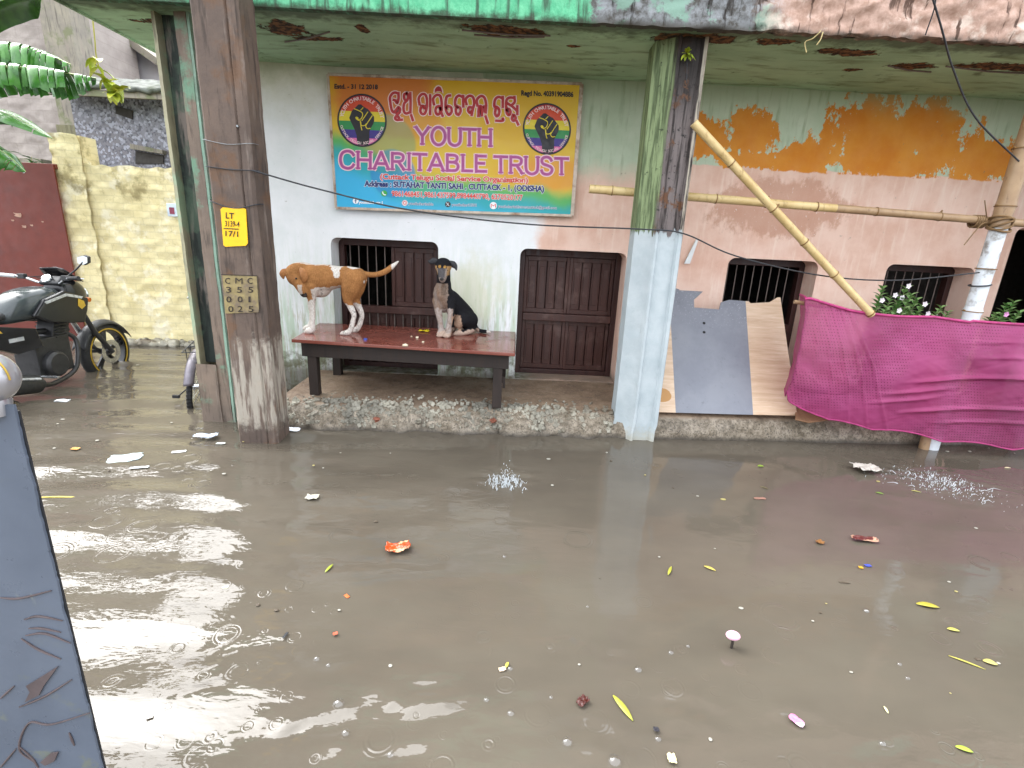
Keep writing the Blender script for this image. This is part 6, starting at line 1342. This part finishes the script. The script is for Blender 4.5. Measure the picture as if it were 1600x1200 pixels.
# pink bud on a dark stem
p = onZ(1143, 1012, 0); t = thing('lotus_bud', p, 'pink bud on a dark stem poking out of the water at right', 'flower bud'); tp = Vector((p.x-.004, p.y, .062))
MB().tube([p+Vector((-.004, 0, -.05)), p+Vector((0, 0, .02)), tp], [.0055, .006, .005], 8).build('stem', simple('dark_stem', c('#2e2722'), .6), t, smooth=60)
mb = MB(); mb.ball(tp, (.03, .024, .016), 16, 10); mb.build('bud', simple('pale_pink_bud', c('#d9a9bd'), .5, var=.12, scale=50), t, smooth=80)
# small flecks, leaf bits and bubbles: individuals
M['fleck'] = simple('white_fleck', c('#98958a'), .6); M['bit'] = simple('yellow_bit', c('#9a8f5a'), .6); M['bit_dark'] = simple('dark_bit', c('#4b4032'), .7)
rr = random.Random(21)
spots = [(380, 690), (449, 707), (532, 708), (610, 708), (490, 727), (505, 731), (587, 815), (948, 707), (955, 720), (1008, 742), (1117, 857), (1030, 870), (1052, 762), (1090, 775), (1130, 780), (1372, 752), (1291, 943), (1282, 957), (1270, 970), (1354, 954), (1485, 1083), (1525, 825), (1483, 909), (1494, 924), (1545, 700), (1515, 705), (1585, 708), (1480, 705), (400, 925), (403, 945), (432, 953), (530, 953), (610, 1040), (857, 717), (863, 758), (905, 1038), (937, 903), (1158, 950), (1330, 1050), (1110, 1155), (1528, 1030), (1560, 1036), (152, 688), (268, 660), (98, 655), (135, 655), (205, 625), (215, 570), (300, 685), (170, 735), (85, 700), (90, 662), (330, 735), (350, 740)]
for i, (x, y) in enumerate(spots):
    p = onZ(x, y, .004); s_ = rr.uniform(.0035, .0085)*(1 if y > 800 else 1.5); mb = MB(); mb.ball(p, (s_*rr.uniform(.9, 1.7), s_, s_*.35), 8, 5); k = rr.random(); mt_, cn, lb, gp = ((M['fleck'], 'white_fleck', 'tiny white fleck floating on the brown water', 'white flecks on the water') if k < .6 else (M['bit'], 'yellow_fleck', 'tiny yellow fleck floating on the brown water', 'yellow flecks on the water') if k < .85 else (M['bit_dark'], 'dark_fleck', 'tiny dark fleck floating on the brown water', 'dark flecks on the water'))
    o = mb.build(cn, mt_, smooth=60, loc=p); tag(o, lb, 'fleck', gp)
def bubble_mat():
    m = Mt('bubble_film', .02, .5); g_ = m.node('ShaderNodeBsdfGlossy', {'Roughness': .03, 'Color': (.95, .97, 1)}); t_ = m.node('ShaderNodeBsdfTransparent'); fr = m.node('ShaderNodeLayerWeight', {'Blend': .35}).outputs['Facing']
    mx = m.node('ShaderNodeMixShader', {0: m.mr(fr, .3, 1, .08, .8)}); m.t.links.new(t_.outputs[0], mx.inputs[1]); m.t.links.new(g_.outputs[0], mx.inputs[2]); m.t.links.new(mx.outputs[0], m.o.inputs[0]); return m.m
M['bubble'] = bubble_mat(); bub = None
for i, (x, y, r) in enumerate(((529, 1100, .02), (798, 1115, .014), (797, 1045, .012), (788, 870, .011), (1048, 1020, .012), (997, 1047, .016), (861, 1090, .008), (886, 1160, .018), (960, 1190, .022), (495, 1030, .013), (513, 1040, .01), (918, 948, .008), (760, 1094, .011), (1075, 1010, .009), (1405, 1038, .01), (1353, 955, .014), (610, 1180, .012), (1418, 1060, .009), (1378, 1162, .012), (1028, 1155, .012), (540, 1146, .014), (262, 1105, .016))):
    p = onZ(x, y, .002); mb = MB(); mb.lathe(p, [(r*math.cos(a), r*.85*math.sin(a)) for a in np.linspace(0, math.pi/2, 7)], n=16); o = mb.build('rain_bubble', M['bubble'], smooth=80, loc=p); tag(o, 'clear rain bubble sitting on the brown water', 'bubble', 'rain bubbles on the water')
# run-off splashes
def spray_mat():
    m = Mt('white_spray', .1, .5); m.col(c('#dfe6ea')); t_ = m.node('ShaderNodeBsdfTransparent'); mx = m.node('ShaderNodeMixShader', {0: .5}); m.t.links.new(m.b.outputs[0], mx.inputs[1]); m.t.links.new(t_.outputs[0], mx.inputs[2]); m.t.links.new(mx.outputs[0], m.o.inputs[0]); return m.m
M['spray'] = spray_mat()
for (x, y, w_, h_, n, lb) in ((790, 757, .10, .16, 260, 'splash where roof water falls in front of the door'), (1470, 757, .26, .09, 420, 'broad splash where roof water falls in front of the pink cloth')):
    p = onZ(x, y, 0); mb = MB(); rr = random.Random(int(x))
    for k in range(n):
        dx, dy = rr.gauss(0, w_*.6), rr.gauss(0, w_*.45); z = abs(rr.gauss(0, h_*.35))*math.exp(-(dx/w_)**2); s_ = rr.uniform(.0008, .0024); mb.ball((p.x+dx, p.y+dy-dx*(.35 if x > 1000 else 0), z+.003), (s_, s_, s_*rr.uniform(1, 5)), 6, 4)
    for k in range(46):
        dx, dy = rr.gauss(0, w_*.5), rr.gauss(0, w_*.4); hh = rr.uniform(.01, .05 if x < 1000 else .025); mb.tube([(p.x+dx, p.y+dy, .001), (p.x+dx*1.10, p.y+dy*1.08, hh), (p.x+dx*1.25+.004, p.y+dy*1.15, hh*.5)], [.0032, .0018, .0008], 5)
    o = mb.build('water_splash', M['spray'], smooth=80, loc=p); o['kind'] = 'stuff'; o['label'] = lb

M['brick_red'] = simple('broken_brick', c('#7d4a38'), .9, var=.25, scale=30)
for x, y, lb in ((589, 655, 'orange brick chip on the rubble edge below the table'), (771, 657, 'red brick chip on the rubble edge under the right table leg')):
    p = onZ(x, y, .12); b = MB(); b.ball(p, (.034, .024, .02), 7, 5); rr = random.Random(x); b.v = [(v[0]+rr.uniform(-.01, .01), v[1]+rr.uniform(-.01, .01), v[2]+rr.uniform(-.008, .008)) for v in b.v]
    o = b.build('brick_chip', M['brick_red'], loc=p); tag(o, lb, 'brick')
